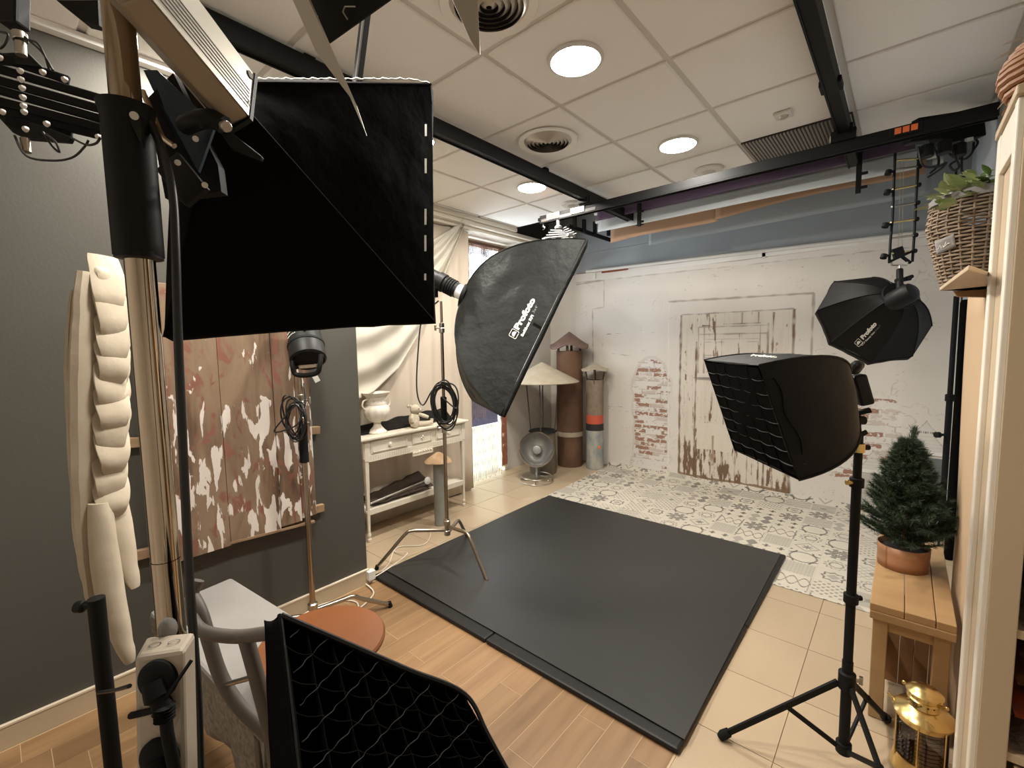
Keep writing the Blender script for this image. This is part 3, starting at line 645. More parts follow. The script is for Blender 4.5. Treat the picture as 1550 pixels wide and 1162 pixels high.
# ================================================================== SOFTBOXES
def wr(p, a, s=6.0): return V((noise.noise(p*s), noise.noise(p*s+V((9, 3, 1))), noise.noise(p*s+V((2, 8, 5)))))*a
def softbox(name, label, rim, ring, rr, bulge, m, lip=0.03, sag=0.03, wrk=0.006, ns=18, nt=22, front=True, start=0.0, skip=(), diff_in=0.01, diff_back=0.0, grp=None, rimm=None):
    rim = [V(p) for p in rim]; k = len(rim); ring = V(ring); cen = sum(rim, V())/k; ax = (cen-ring).normalized()
    t = thing(name, label, 'softbox', ring, grp)
    def perp(p): q = p-ring; q = q-ax*q.dot(ax); return q
    R0 = [ring+perp(p).normalized()*rr for p in rim]
    P1 = [R0[i]+perp(rim[i])*bulge+ax*(rim[i]-ring).dot(ax)*0.10 for i in range(k)]
    def ridge(i, s): return R0[i]*(1-s)**2+P1[i]*2*s*(1-s)+rim[i]*s*s
    faces = []
    for i in range(k):
        j = (i+1) % k
        if i in skip: continue
        mid = (rim[i]+rim[j])/2; inn = -perp(mid).normalized()
        def f(u, v, i=i, j=j, inn=inn):
            p = ridge(i, u).lerp(ridge(j, u), v); L = (ridge(i, u)-ridge(j, u)).length
            w_ = min(1, 4*v*(1-v)*1.2)*min(1, 6*u)*min(1, 8*(1-u)+.1)
            return p+inn*(sag*L*4*v*(1-v))*(0.25+0.75*min(1, 3*(1-u)))+wr(p, wrk, 7)*w_+wr(p, wrk*.35, 26)*w_
        mb = MB().grid(f, ns, nt); faces.append(mb); mb.build('fabric_panel', m, t, smooth=True)
    mb = MB()
    for i in range(k): mb.tube([ridge(i, s/14)+perp(ridge(i, s/14)).normalized()*.001 for s in range(15)], .0035, 6)
    mb.build('seam_piping', m, t, smooth=True)
    mb = MB()
    for i in range(k):
        a, b = rim[i], rim[(i+1) % k]; n_ = 14; inn = -perp((a+b)/2).normalized()
        mb.grid(lambda u, v: a.lerp(b, u)+ax*lip*v+inn*(.006*sin(pi*u)*v)+wr(a.lerp(b, u), .003, 20)*v, n_, 2)
    mb.build('rim_band', rimm or m, t, smooth=True, solid=.003)
    if front:
        mb = MB(); c = [p-perp(p).normalized()*diff_in-ax*diff_back for p in rim]; mb.add(c, [tuple(range(k))]); mb.build('diffuser', M_diff, t, label='white diffuser cloth')
    MB().lathe([(rr*.75, -.012), (rr*1.08, -.012), (rr*1.12, 0), (rr*1.08, .014), (rr*.75, .014), (rr*.75, -.012)], ring, 28, tuple(ax)).build('speed_ring', M_black, t, smooth=True)
    return t, faces, ax
def bvh_of(mbs):
    v = []; f = []
    for m in mbs: b = len(v); v += [V(q) for q in m.v]; f += [tuple(i+b for i in g_) for g_ in m.f]
    return BVHTree.FromPolygons(v, f)
def text_mesh(s, bold=0.0):
    c = bpy.data.curves.new('t', 'FONT'); c.body = s; c.offset = bold; o = bpy.data.objects.new('t', c); COL.objects.link(o)
    dg = bpy.context.evaluated_depsgraph_get(); me = bpy.data.meshes.new_from_object(o.evaluated_get(dg))
    vs = [tuple(v.co) for v in me.vertices]; fs = [tuple(p.vertices) for p in me.polygons]
    bpy.data.objects.remove(o); bpy.data.curves.remove(c); bpy.data.meshes.remove(me); return vs, fs
def decal(verts, faces, fn, bvh, m, parent, name, off=.0018, label=None):
    """lay flat lettering on a surface: fn maps letter x,y to the spot where it sits"""
    out = []
    for v in verts:
        px, py = fn(v[0], v[1]); d = ray(px, py).normalized(); h = bvh.ray_cast(CAM, d)[0]
        if h is None: h = bvh.find_nearest(CAM+d*2.5)[0]
        out.append(h-d*off)
    return MB().add(out, faces).build(name, m, parent, label=label)
def text_decal(s, p0, p1, hpx, bvh, m, parent, name='lettering', bold=0.02, label=None):
    vs, fs = text_mesh(s, bold); x0 = min(v[0] for v in vs); x1 = max(v[0] for v in vs)
    dx, dy = p1[0]-p0[0], p1[1]-p0[1]; L = math.hypot(dx, dy); nx, ny = dy/L, -dx/L; sc = L/(x1-x0); k = hpx/0.70
    return decal(vs, fs, lambda x, y: (p0[0]+dx/L*(x-x0)*sc+nx*y*k, p0[1]+dy/L*(x-x0)*sc+ny*y*k), bvh, m, parent, name, label=label)
def logo_decal(c, ux, uy, sz, bvh, parent, w_=.13):
    """rounded square outline with a filled half dome inside; ux: reading direction, uy: up"""
    def fn(x, y): return (c[0]+ux[0]*x*sz+uy[0]*y*sz, c[1]+ux[1]*x*sz+uy[1]*y*sz)
    def rs(h, r, n=5):
        out = []
        for q, (sx, sy) in enumerate([(1, 1), (-1, 1), (-1, -1), (1, -1)]):
            for i in range(n+1): a = pi/2*q+pi/2*i/n; out.append((sx*(h-r)+r*cos(a), sy*(h-r)+r*sin(a)))
        return out
    o, i_ = rs(1, .3), rs(1-w_, .2); k = len(o)
    decal([(a, b, 0) for a, b in o+i_], [(a, (a+1) % k, k+(a+1) % k, k+a) for a in range(k)], fn, bvh, M_white, parent, 'logo_frame')
    pts = [(.68*cos(pi*a/12), -.35+.85*sin(pi*a/12), 0) for a in range(13)]
    decal(pts, [tuple(range(13))], fn, bvh, M_white, parent, 'logo_dome')

def unit(a, b): L = math.hypot(b[0]-a[0], b[1]-a[1]); return ((b[0]-a[0])/L, (b[1]-a[1])/L)
# ---- strip softbox with the white lettering (left centre)
rimA = [T(886, 362, 2.78), T(757, 629, 2.62), T(716, 607, 3.30), T(862, 361, 3.50)]
# far rim edge is pushed slightly left so the rear bottom panel shows under the seam
tA, fA, axA = softbox('large_softbox', 'big black softbox with white lettering on its side, hung slantwise above the mat', rimA, T(702, 448, 3.06), .075, .62, M_fab2, lip=.03, sag=.03, wrk=.012, ns=22, nt=26, grp=None)
bv = bvh_of(fA)
text_decal('Profoto', (784.5, 499.5), (810.5, 453.5), 8.2, bv, M_white, tA, bold=.055, label='white brand lettering')
text_decal('Softbox RFi', (791.5, 509.5), (808, 477.5), 4.0, bv, M_white, tA, bold=.04, label='small white lettering')
text_decal("3x4'", (808.5, 474), (814.5, 463.5), 4.0, bv, M_greyp, tA, bold=.0, label='faint grey lettering')
uxA = unit((784.5, 499.5), (810.5, 453.5)); logo_decal((778, 505), uxA, (uxA[1], -uxA[0]), 6.3, bv, tA)
MB().grid(lambda u, v: (lambda d: (bv.ray_cast(CAM, d)[0] or CAM+d*2.75)-d*.002)(ray(808+12*u-2*v, 487.5+7*u+4*v).normalized()), 4, 3).build('velcro_tab', M_fab3, tA)
# strobe of that softbox
def strobe(name, label, a, b, r, grp=None, cat='studio lamp'):
    a, b = V(a), V(b); d = (b-a); L = d.length; d.normalize(); t = thing(name, label, cat, a, grp)
    MB().lathe([(0, 0), (r*.85, 0), (r*.95, .01), (r*.95, L*.42), (r*1.1, L*.44), (r*1.1, L*.60), (r*.92, L*.62), (r*.92, L*.96)], a, 28, tuple(d)).build('body', M_plast, t, smooth=True)
    mb = MB()
    for q in (.66, .72, .78, .84): mb.lathe([(r*.9, L*q), (r*1.03, L*(q+.005)), (r*1.03, L*(q+.03)), (r*.9, L*(q+.035))], a, 28, tuple(d), cap=False)
    mb.build('grip_ridge', M_rubber, t, smooth=True)
    MB().lathe([(r*.80, L*.94), (r*.86, L*.95), (r*.86, L*1.18), (r*.7, L*1.18)], a, 24, tuple(d)).build('collar', M_ring, t, smooth=True, label='white collar')
    MB().cyl(a+d*L*.3, a+d*L*.3-V((0, 0, r*1.7)), .012).bx(*(lambda c: (c.x-.02, c.x+.02, c.y-.02, c.y+.02, c.z-.03, c.z+.02))(a+d*L*.3-V((0, 0, r*1.75)))).build('tilt_bracket', M_black, t, bev=.002)
    return t
aS = T(640, 412, 3.12); bS = T(695, 441, 3.07); strobe('studio_strobe', 'black cylindrical flash head behind the big lettered softbox, with a pale collar', aS, bS, .058)
# ---- C-stand builder
def cstand(label, base, ztop, hub_z, feet, r=.0135, grip=None, risers=(1.1,), grp='chrome stands with bent legs', knobdir=(1, 0, 0), m=None, tilt=(0, 0)):
    m = m or M_nickel; B = V(base); t = thing('light_stand', label, 'stand', B, grp)
    top = V((B.x+tilt[0], B.y+tilt[1], ztop)); hubp = V((B.x, B.y, hub_z))
    zs = [hub_z-.07]+list(risers)+[ztop]
    def at(z): return V((B.x, B.y, 0)).lerp(V((top.x, top.y, 0)), max(0, (z-hub_z)/(ztop-hub_z)))+V((0, 0, z))
    for i in range(len(zs)-1):
        MB().cyl(at(zs[i]), at(zs[i+1]), r*(1-.16*i)).build('tube', m, t, smooth=True)
    kd = V(knobdir).normalized()
    for z in list(risers):
        c = at(z); MB().lathe([(r*.9, -.035), (r*1.45, -.033), (r*1.45, -.005), (r*1.15, 0), (r*1.35, .01), (r*1.35, .03), (r*.9, .034)], c, 20).build('collar', M_steel, t, smooth=True)
        k = MB().cyl(c, c+kd*.045, .006).bar(c+kd*.045-V((0, 0, .018)), c+kd*.045+V((0, 0, .018)), .012, .012, up=(1, .1, 0)); k.build('knob', M_steel, t, bev=.002)
    MB().lathe([(r, -.075), (r*1.7, -.07), (r*1.7, -.04), (r*1.3, -.035), (r*1.3, .0), (r*1.8, .005), (r*1.8, .035), (r*1.2, .04), (r*1.2, .05)], hubp, 20).build('hub', M_steel, t, smooth=True)
    for i, fpt in enumerate(feet):
        F = V(fpt); dr = V((F.x-B.x, F.y-B.y, 0)); hz = hub_z-.005-.028*i
        p = [V((B.x, B.y, hz))+dr*.03, V((B.x, B.y, hz+.01))+dr*.30, V((B.x, B.y, hz+.015))+dr*.50, V((B.x, B.y, hz-.01))+dr*.60, V((B.x, B.y, hz*.55))+dr*.78, V((F.x, F.y, .012))]
        MB().tube(smoothpts(p, 5), .0125, 12).build('leg', m, t, smooth=True)
        MB().cyl((F.x-dr.x*.02, F.y-dr.y*.02, .030), (F.x, F.y, .002), .0145).build('foot_cap', M_rubber, t, smooth=True)
    if grip: MB().lathe([(r, 0), (r*1.6, .004), (r*1.6, grip[1]-grip[0]-.004), (r, grip[1]-grip[0])], at(grip[0]), 20).build('black_grip', M_rubber, t, smooth=True)
    return t
sx, sy = -2.42, 2.05
cstand('tall chrome stand with bent legs, standing on the left edge of the black mat', (sx, sy, 0), zat(sx, sy, 456), .275,
       [(-1.985, 2.01, .032), (-2.73, 1.66, 0), (-2.60, 2.416, 0)], risers=(.98, zat(sx, sy, 496)), grip=(zat(sx, sy, 640), zat(sx, sy, 600)), knobdir=(-.7, -.5, 0), tilt=(.01, 0))
def coil(label, cen, ax1, ax2, rx, rz, n, r, tails=()):
    t = thing('coiled_cable', label, 'cable', cen, 'coiled black cables')
    for i in range(n):
        a0 = random.uniform(0, 6); kx = rx*random.uniform(.72, 1.05); kz = rz*random.uniform(.85, 1.05); off = V(ax1)*random.uniform(-.015, .015)+V((0, 0, random.uniform(-.02, .02)))
        th = random.uniform(-.25, .25); dp = V(ax1).cross(V(ax2)).normalized()
        pts = [V(cen)+off+V(ax1)*(kx*cos(2*pi*j/36)*cos(th)-kz*sin(2*pi*j/36)*sin(th)*.5)+V(ax2)*(kz*sin(2*pi*j/36)*(1+.08*sin(a0+4*pi*j/36)))+dp*.015*sin(a0+2*pi*j/36*2) for j in range(36)]
        MB().tube(pts, r, 6, closed=True).build('loop', M_cable, t, smooth=True)
    for tl in tails: cable(tl, r, parent=t, name='tail')
    return t
side = CR
coil('black cable coiled around the tall chrome stand on the mat', T(673, 612, 3.08), side, (0, 0, 1), .088, .145, 9, .0052,
     [[T(664, 455, 3.1), T(640, 480, 3.12), T(633, 530, 3.12), T(631, 590, 3.12), T(640, 613, 3.12), T(655, 590, 3.1), T(672, 578, 3.08)], [T(668, 600, 3.06), T(690, 618, 3.06), T(692, 608, 3.06)]])
# ---- the overhead scissor arm that carries the lettered softbox
t = thing('scissor_arm', 'folded white metal scissor arm on the cross rail above the big lettered softbox', 'ceiling arm', (-2.33, 3.345, 2.45))
c0 = (-2.33, 3.335)
for k in range(5):
    z = 2.47+.018*k; w2 = .17-.026*k
    for s_ in (-1, 1): MB().bar((c0[0]-w2*.9, c0[1]+s_*.03, z-.006*s_), (c0[0]+w2, c0[1]+s_*.03, z+.022*s_), .012, .010).build('scissor_bar', M_armg, t, bev=.002)
MB().cyl((c0[0], c0[1], 2.54), (c0[0], c0[1], 2.64), .016).lathe([(0, 0), (.03, .004), (.034, .02), (.018, .035)], (c0[0], c0[1], 2.55), 16).build('stem', M_armg, t, smooth=True)
for s_ in (-1, 1): MB().cyl((c0[0]+s_*.13, c0[1]-.05, 2.478), (c0[0]+s_*.13, c0[1]+.05, 2.478), .014).build('axle', M_armg, t, smooth=True)
MB().bar((c0[0]-.05, c0[1], 2.50), (c0[0]+.04, c0[1], 2.53), .05, .02).build('spring_box', M_armg, t, bev=.003)
t = thing('end_hook', 'small steel hook hanging at the left end of the cross rail', 'hook', (-2.50, 3.345, 2.58))
MB().cyl((-2.50, 3.345, 2.60), (-2.50, 3.345, 2.636), .006).build('shank', M_steel, t); MB().tube([V((-2.50+.014*cos(a), 3.345, 2.592+.014*sin(a))) for a in [i*.5 for i in range(-4, 6)]], .004, 6).build('hook_bend', M_steel, t)
MB().cyl((-2.55, 3.345, 2.672), (-2.525, 3.345, 2.672), .016).build('end_knob', M_black, t)

# ---- octagonal softbox on the hanging ladder arm
oc = [(1237.6, 469), (1262.5, 426), (1321, 419.5), (1389, 450), (1410.6, 493), (1381, 539), (1319, 548), (1259, 517)]
cxo, cyo = 1322, 483
od = [2.80+0.0012*(cxo-a)+0.0010*(b-cyo) for a, b in oc]
tO, fO, axO = softbox('octagonal_softbox', 'black octagonal softbox with white lettering hanging from the ladder arm at the right', [T(a, b, d) for (a, b), d in zip(oc, od)], T(1360, 448, 2.56), .075, .30, M_fab, lip=.045, sag=.03, wrk=.004, ns=14, nt=10)
bv = bvh_of(fO)
text_decal('Profoto', (1306.5, 514), (1327.5, 490.5), 6.2, bv, M_white, tO, bold=.055, label='white brand lettering')
text_decal('OCF Beauty Dish', (1304.5, 523.5), (1324.5, 503), 2.4, bv, M_white, tO, bold=.02, label='tiny white lettering')
text_decal("White 2'", (1325, 502.5), (1333, 493), 2.4, bv, M_greyp, tO, bold=.0, label='tiny grey lettering')
ux = unit((1306.5, 514), (1327.5, 490.5)); logo_decal((1299.5, 518.5), ux, (ux[1], -ux[0]), 4.9, bv, tO)
t = thing('studio_strobe', 'black flash head plugged into the octagonal softbox under the ladder arm', 'studio lamp', T(1375, 445, 2.52))
a = T(1346, 459, 2.55); b = T(1386, 438, 2.43); d = (b-a).normalized(); L = (b-a).length
MB().lathe([(.044, 0), (.054, .02), (.054, L*.75), (.048, L*.9), (.028, L), (0, L)], a, 26, tuple(d)).build('body', M_plast, t, smooth=True)
MB().cyl(T(1362, 450, 2.50), T(1362, 408, 2.56), .016).cyl(T(1356, 425, 2.54), T(1378, 421, 2.54), .012).build('tilt_bracket', M_black, t, bev=.002)
MB().cyl(T(1372, 421, 2.53), T(1381, 418, 2.53), .010).build('lever', M_black, t)
# ladder arm
t = thing('ladder_arm', 'open ladder shaped scissor arm with brass rods hanging from the cross rail at the right', 'ceiling arm', (-.05, 3.345, 1.97))
LD = 2.56
def lp(px, py, dd=0): return T(px, py, LD+dd)
L_ = [(1355, 232), (1352.5, 290), (1351, 330), (1348, 362), (1346, 398)]; R_ = [(1391, 229), (1387.5, 285), (1385.5, 325), (1383.5, 362), (1381, 396)]
for pts in (L_, R_):
    MB().tube([lp(x, y) for x, y in pts], .0075, 6).build('side_bar', M_black, t)
for i, (ya, yb_) in enumerate([(243, 240), (257, 252), (287, 280), (313, 307), (337, 332), (361, 356), (384, 380)]):
    xa, xb = 1355-(ya-232)*.054, 1391-(yb_-229)*.06
    MB().cyl(lp(xa-1, ya), lp(xb+1, yb_), .006, n=8).build('rung', M_nickel if i % 2 else M_brass, t, smooth=True)
    if i in (1, 2, 4, 6): MB().cyl(lp(xa, ya+2), lp(xa-8, ya+4), .007).cyl(lp(xa-8, ya+1), lp(xa-10, ya+7), .016).build('wing_knob', M_black, t)
    MB().cyl(lp(xb, yb_), lp(xb+4, yb_-.5), .013).build('nut', M_black, t)
for a_, b_ in [((1346, 396), (1385, 378)), ((1352, 378), (1378, 398))]: MB().bar(lp(*a_), lp(*b_), .015, .012).build('lower_link', M_black, t)
MB().tube([lp(1349, 392), lp(1350, 401), lp(1372, 401), lp(1375, 393)], .006, 6).build('bottom_bail', M_steel, t)
MB().cyl(lp(1362, 401), lp(1362, 413), .010).build('spigot', M_steel, t, smooth=True)
MB().bar(lp(1357, 375), lp(1362, 390), .03, .05).build('spring_box', M_black, t, bev=.004)
for x in (1363, 1368): MB().cyl(lp(x, 245), lp(x-3, 385), .0018, n=5).build('wire', M_steel, t)
# power boxes and cables bunched under the rail
t = thing('power_box', 'black power box with tangled plugs under the right end of the cross rail', 'power box', T(1420, 230, 2.5))
for (a, b, w1, h1) in [((1372, 208), (1420, 202), .06, .075), ((1418, 205), (1482, 192), .07, .12), ((1385, 188), (1500, 170), .05, .05)]:
    MB().bar(T(*a, 2.52), T(*b, 2.52), w1, h1).build('housing', M_plast, t, bev=.006)
for (x, y) in [(1403, 228), (1430, 222), (1452, 226)]: MB().cyl(T(x, y-8, 2.48), T(x, y+10, 2.48), .030).build('plug', M_plast, t, smooth=True, bev=.004)
MB().bar(T(1462, 212, 2.45), T(1472, 210, 2.45), .012, .018).build('white_tag', M_ring, t)
CB = [[(1390, 222), (1397, 250), (1420, 252), (1432, 246), (1425, 255), (1405, 268)], [(1440, 222), (1447, 240), (1452, 252), (1444, 258), (1438, 250), (1448, 243)], [(1448, 255), (1446, 268), (1440, 278)],
      [(1456, 200), (1456, 235), (1456, 258), (1461, 273)], [(1474, 215), (1472, 230), (1462, 240), (1452, 240)], [(1400, 205), (1418, 232), (1420, 250), (1408, 262)], [(1430, 205), (1434, 228), (1446, 238), (1455, 234), (1450, 222)], [(1465, 190), (1470, 205), (1480, 215), (1474, 226)]]
for i, c in enumerate(CB): cable([T(x, y, 2.47+.01*i) for x, y in c], .006, parent=t, name='cable')

# ---- softbox with egg crate on the black stand (right)
TL, TR, BR, BL = T(1066, 545, 1.60), T(1149, 553, 1.26), T(1209, 726, 1.30), T(1112, 681, 1.62)
tG, fG, axG = softbox('grid_softbox', 'small black softbox with an egg crate grid on the black tripod stand', [TR, BR, BL, TL], T(1272, 592, 1.47), .05, .80, M_fab, lip=.0, sag=-.02, wrk=.006, ns=20, nt=20)
def crate(t, A, B, C_, D, n1, n2, depth, m, ax, sag=.006, m2=None):
    # A-B top edge, D-C bottom edge; strips set inwards
    inn = -ax
    for i in range(1, n1):
        u = i/n1; a = A.lerp(B, u); b = D.lerp(C_, u)
        MB().grid(lambda p, q: a.lerp(b, p)+ax*(depth*(q-1)+.002)+V((0, 0, -sag*sin(pi*p*n2)**2))*q+wr(a.lerp(b, p), .002, 30), n2*2, 2).build('grid_strip', m2 or m, t, smooth=True, solid=.0016)
    for i in range(1, n2):
        u = i/n2; a = A.lerp(D, u); b = B.lerp(C_, u)
        MB().grid(lambda p, q: a.lerp(b, p)+ax*(depth*(q-1)+.002)+V((0, 0, -sag*abs(sin(pi*p*n1))))*q+wr(a.lerp(b, p), .002, 30), n1*4, 2).build('grid_strip', m, t, smooth=True, solid=.0016)
for o in tG.children:
    if o.name.startswith('diffuser'): o.data.materials[0] = M_fab3; o['label'] = 'dark inner cloth'
crate(tG, TL, TR, BR, BL, 5, 8, .04, M_gridf, axG, .005, M_fab3)
bv = bvh_of(fG)
text_decal('Profoto', (1136, 538.5), (1176, 541.0), 3.0, bv, M_white, tG, bold=.04, label='white lettering seen at a low angle')
MB().tube([(lambda d: (bv.ray_cast(CAM, d)[0] or CAM+d*1.3)-d*.002)(ray(1172+50*s/10*.9+4*sin(s), 572+115*s/10).normalized()) for s in range(11)], .0022, 5).build('zip', M_fab2, tG)
# the stand
X0, Y0 = -.103, 1.893
t = thing('tripod_stand', 'black tripod light stand carrying the small grid softbox, right of the mat', 'stand', (X0, Y0, 0))
zt = zat(X0, Y0, 640)
def pz(py): return zat(X0, Y0, py)
MB().cyl((X0, Y0, .085), (X0, Y0, pz(1000)), .0165).build('lower_tube', M_black, t, smooth=True)
MB().cyl((X0, Y0, pz(1010)), (X0, Y0, pz(735)), .0145).build('middle_tube', M_black, t, smooth=True)
MB().cyl((X0, Y0, pz(745)), (X0, Y0, pz(660)), .0125).build('upper_tube', M_black, t, smooth=True)
for py, m_, rr_ in ((677, M_brass, .019), (730, M_black, .021), (905, M_black, .022)):
    MB().lathe([(.012, -.016), (rr_, -.015), (rr_, .014), (.012, .016)], (X0, Y0, pz(py)), 22).build('collar', m_, t, smooth=True)
    MB().cyl((X0, Y0, pz(py)), V((X0, Y0, pz(py)))+side*(-.036 if py == 730 else .036), .009).build('knob', M_brass if py == 730 else M_black, t, smooth=True, bev=.002)
MB().lathe([(.016, -.03), (.026, -.028), (.026, .03), (.016, .034)], (X0, Y0, pz(1030)), 22).build('leg_collar', M_black, t, smooth=True)
MB().cyl((X0, Y0, pz(1030)), V((X0, Y0, pz(1030)))+side*.05, .006).bar(V((X0, Y0, pz(1030)))+side*.05-V((0, 0, .014)), V((X0, Y0, pz(1030)))+side*.05+V((0, 0, .014)), .014, .012, up=(1, .1, 0)).build('tee_knob', M_steel, t, bev=.002)
MB().lathe([(.016, -.02), (.024, -.018), (.024, .018), (.016, .02)], (X0, Y0, .10), 22).build('brace_collar', M_black, t, smooth=True)
zc = pz(1030)
f1 = V((-.48, 1.76, .012))-V((X0, Y0, 0))
for ang in (0, 1.81, -2.2):
    R3 = Matrix.Rotation(ang, 3, 'Z'); f = V((X0, Y0, 0))+R3@f1; top = V((X0, Y0, zc-.01))+(R3@V((f1.x, f1.y, 0))).normalized()*.025
    MB().bar(top, f, .012, .022).build('leg', M_black, t, bev=.003)
    mid = top.lerp(f, .42)
    MB().bar(V((X0, Y0, .10))+(R3@V((f1.x, f1.y, 0))).normalized()*.02, mid, .010, .016).build('brace', M_black, t, bev=.002)
    MB().cyl(mid-V((0, 0, .0))-side*.01, mid+side*.01, .009).build('rivet', M_black, t)
    MB().tube([f+(top-f).normalized()*.04, f+(top-f).normalized()*.012, f-V((0, 0, .004))], [.016, .018, .014], 12).build('rubber_foot', M_rubber, t, smooth=True)
# bracket and speedlight behind the softbox
t = thing('flash_bracket', 'black flash gun and bracket behind the small grid softbox', 'bracket', T(1295, 640, 1.5))
MB().bar(T(1288, 552, 1.46), T(1303, 560, 1.44), .05, .045).build('flash_top', M_plast, t, bev=.012)
MB().bar(T(1297, 567, 1.47), T(1310, 612, 1.47), .052, .040).build('flash_body', M_plast, t, bev=.008)
MB().bar(T(1285, 628, 1.49), T(1318, 620, 1.46), .03, .014).build('cold_shoe', M_black, t, bev=.002)
MB().tube([T(1284, 560, 1.46), T(1291, 580, 1.44), T(1295, 625, 1.46)], .006, 6).build('arm', M_black, t)
MB().cyl(T(1294, 628, 1.49), T(1294, 664, 1.49), .017).build('swivel', M_black, t, smooth=True, bev=.002)
MB().cyl(T(1286, 636, 1.47), T(1308, 636, 1.47), .014).build('tilt_joint', M_black, t, smooth=True)
MB().bar(T(1300, 660, 1.46), T(1312, 653, 1.46), .008, .014).build('lever', M_black, t, bev=.002)

# ---- the big dark softbox (top left) and its metal flash head
D1 = 1.22
rimB = [T(268, 119, 1.06), T(652, 128, 1.36), T(655, 484, 1.36), T(249, 509, 1.08)]
tB, fB, axB = softbox('square_softbox', 'very large plain black softbox filling the upper left of the view', rimB, T(345, 140, .93), .030, .10, M_fab3, lip=.022, sag=-.03, wrk=.004, ns=20, nt=26)
for f_ in fB: pass
mb = MB()
for i in range(60):
    u = i/59; p = T(384+266*u, 119.5+7*u+1.2*sin(i*1.7), 1.17+.19*u); q = T(384+266*(u+.02), 119.5+7*u+1.2*sin(i*1.7+1.7), 1.17+.19*u)
mb.tube([T(384+266*i/60, 119.2+(7 if i > 50 else 0)*((i-50)/10)**2+.9*sin(i*2.1), 1.165+.19*i/60) for i in range(61)], [.0020+.0011*sin(i*1.3) for i in range(61)], 6).build('white_fringe', M_diff, tB, label='white lining showing along the top edge')
for y0_, y1_ in [(188, 206), (240, 262), (316, 340), (356, 380), (414, 424)]:
    MB().grid(lambda u, v: T(643+3*u-(y0_-188)*.004, y0_+(y1_-y0_)*v, 1.315), 1, 4).build('light_gap', M_diff, tB, solid=.001)
# creases of the cloth: raised folds
for (a, b, c) in [((388, 135), (470, 215), (560, 285)), ((392, 140), (430, 240), (600, 395)), ((420, 330), (500, 400), (540, 478)), ((330, 250), (300, 360), (262, 480))]:
    pass
# flash head: silver box with grooves and an end plate
t = thing('studio_flash', 'large silver grooved flash head at the top left, plugged into the very large softbox', 'studio lamp', T(350, 190, .85))
dT = .86
E1, E2, E3 = T(383, 112, dT), T(376, 178, dT-.03), T(348, 192, dT-.04)       # end plate: right edge, lower right, lower left
E4 = T(330, 100, dT+.09); E5 = T(300, 150, dT+.02)
back = T(302-30, 0-38, .70)-T(383, 112, dT); back = back*1.25
MB().prism([E1, E2, E3, E5, E4], back).build('housing', M_floorrefl, t, bev=.004)  # brown reflection of the floor is put into the housing colour
top_n = (E2-E1).cross(back).normalized()
if top_n.dot(CAM-E1) < 0: top_n = -top_n
def face_pt(u, v): return E1.lerp(E2, v)+back*u+top_n*.0012       # u along, v across
MB().add([face_pt(-.0, 0.02), face_pt(1, .02), face_pt(1, .98), face_pt(0, .98)], [(0, 1, 2, 3)]).build('silver_side', M_silver, t, solid=.002)
for k in range(6):
    v = .46+.075*k; MB().bar(face_pt(.03, v)+top_n*.001, face_pt(1, v)+top_n*.001, .0016, .0016, up=tuple(top_n)).build('groove', M_slot, t)
MB().prism([E1+(E1-E5)*.04, E2+(E2-E5)*.03, E3+(E3-E4)*.04, E5, E4], (-back).normalized()*.008).build('end_plate', M_plast, t)
MB().lathe([(0, .003), (.007, .003), (.009, 0)], face_pt(.05, .14), 16, tuple(top_n)).build('screw', M_slot, t, smooth=True)
vs, fs = text_mesh('6', .01)
xd = (-back).normalized(); yd = top_n.cross(xd).normalized()
if yd.dot(CU) < 0: yd = -yd
q0 = face_pt(.045, .78)+top_n*.002
MB().add([q0+(E1-E2).normalized()*(v[1]*.018)+xd*(v[0]*.018) for v in vs], fs).build('number', M_slot, t)
lt = T(178, -60, .70)
for a, b in [((250, 5), (382, 170))]: MB().bar(T(235, 75, .79), T(325, 180, .80), .002, .002).build('highlight_rib', M_silver, t)
# yoke: blue plate, handle and black knob
t = thing('tilt_yoke', 'dark blue triangular yoke with black handle under the silver flash head', 'bracket', T(290, 200, .82))
MB().prism([T(217, 106, .84), T(238, 106, .84), T(325, 190, .85), T(300, 260, .85), T(262, 200, .84)], CF*.006).build('blue_plate', M_navy, t)
MB().tube(smoothpts([T(280, 190, .82), T(300, 182, .80), T(320, 180, .79), T(340, 190, .79)]), .016, 14).build('handle', M_plast, t, smooth=True)
MB().cyl(T(338, 190, .785), T(344, 192, .78), .0095).build('end_button', M_steel, t, smooth=True, bev=.002)
MB().prism([T(330, 196, .80), T(346, 197, .80), T(396, 236, .83), T(394, 242, .83), T(350, 225, .82)], CF*.01).build('lever_blade', M_plast, t, bev=.002)
MB().tube(smoothpts([T(216, 138, .80), T(232, 175, .80), T(245, 205, .80), T(264, 221, .80)]), .005, 8).build('bright_rod', M_chrome, t, smooth=True)
MB().prism([T(222, 150, .83), T(262, 110, .86), T(330, 250, .88), T(335, 290, .88), T(250, 300, .84)], CF*.02).build('back_plate', M_plast, t)
MB().bar(T(255, 245, .81), T(300, 300, .81), .05, .012, up=tuple(CF)).build('slotted_plate', M_plast, t, bev=.002)
for q in ((269, 246), (296, 210), (310, 280)): MB().cyl(T(*q, .80), T(*q, .805), .005).build('bolt', M_steel, t, smooth=True)

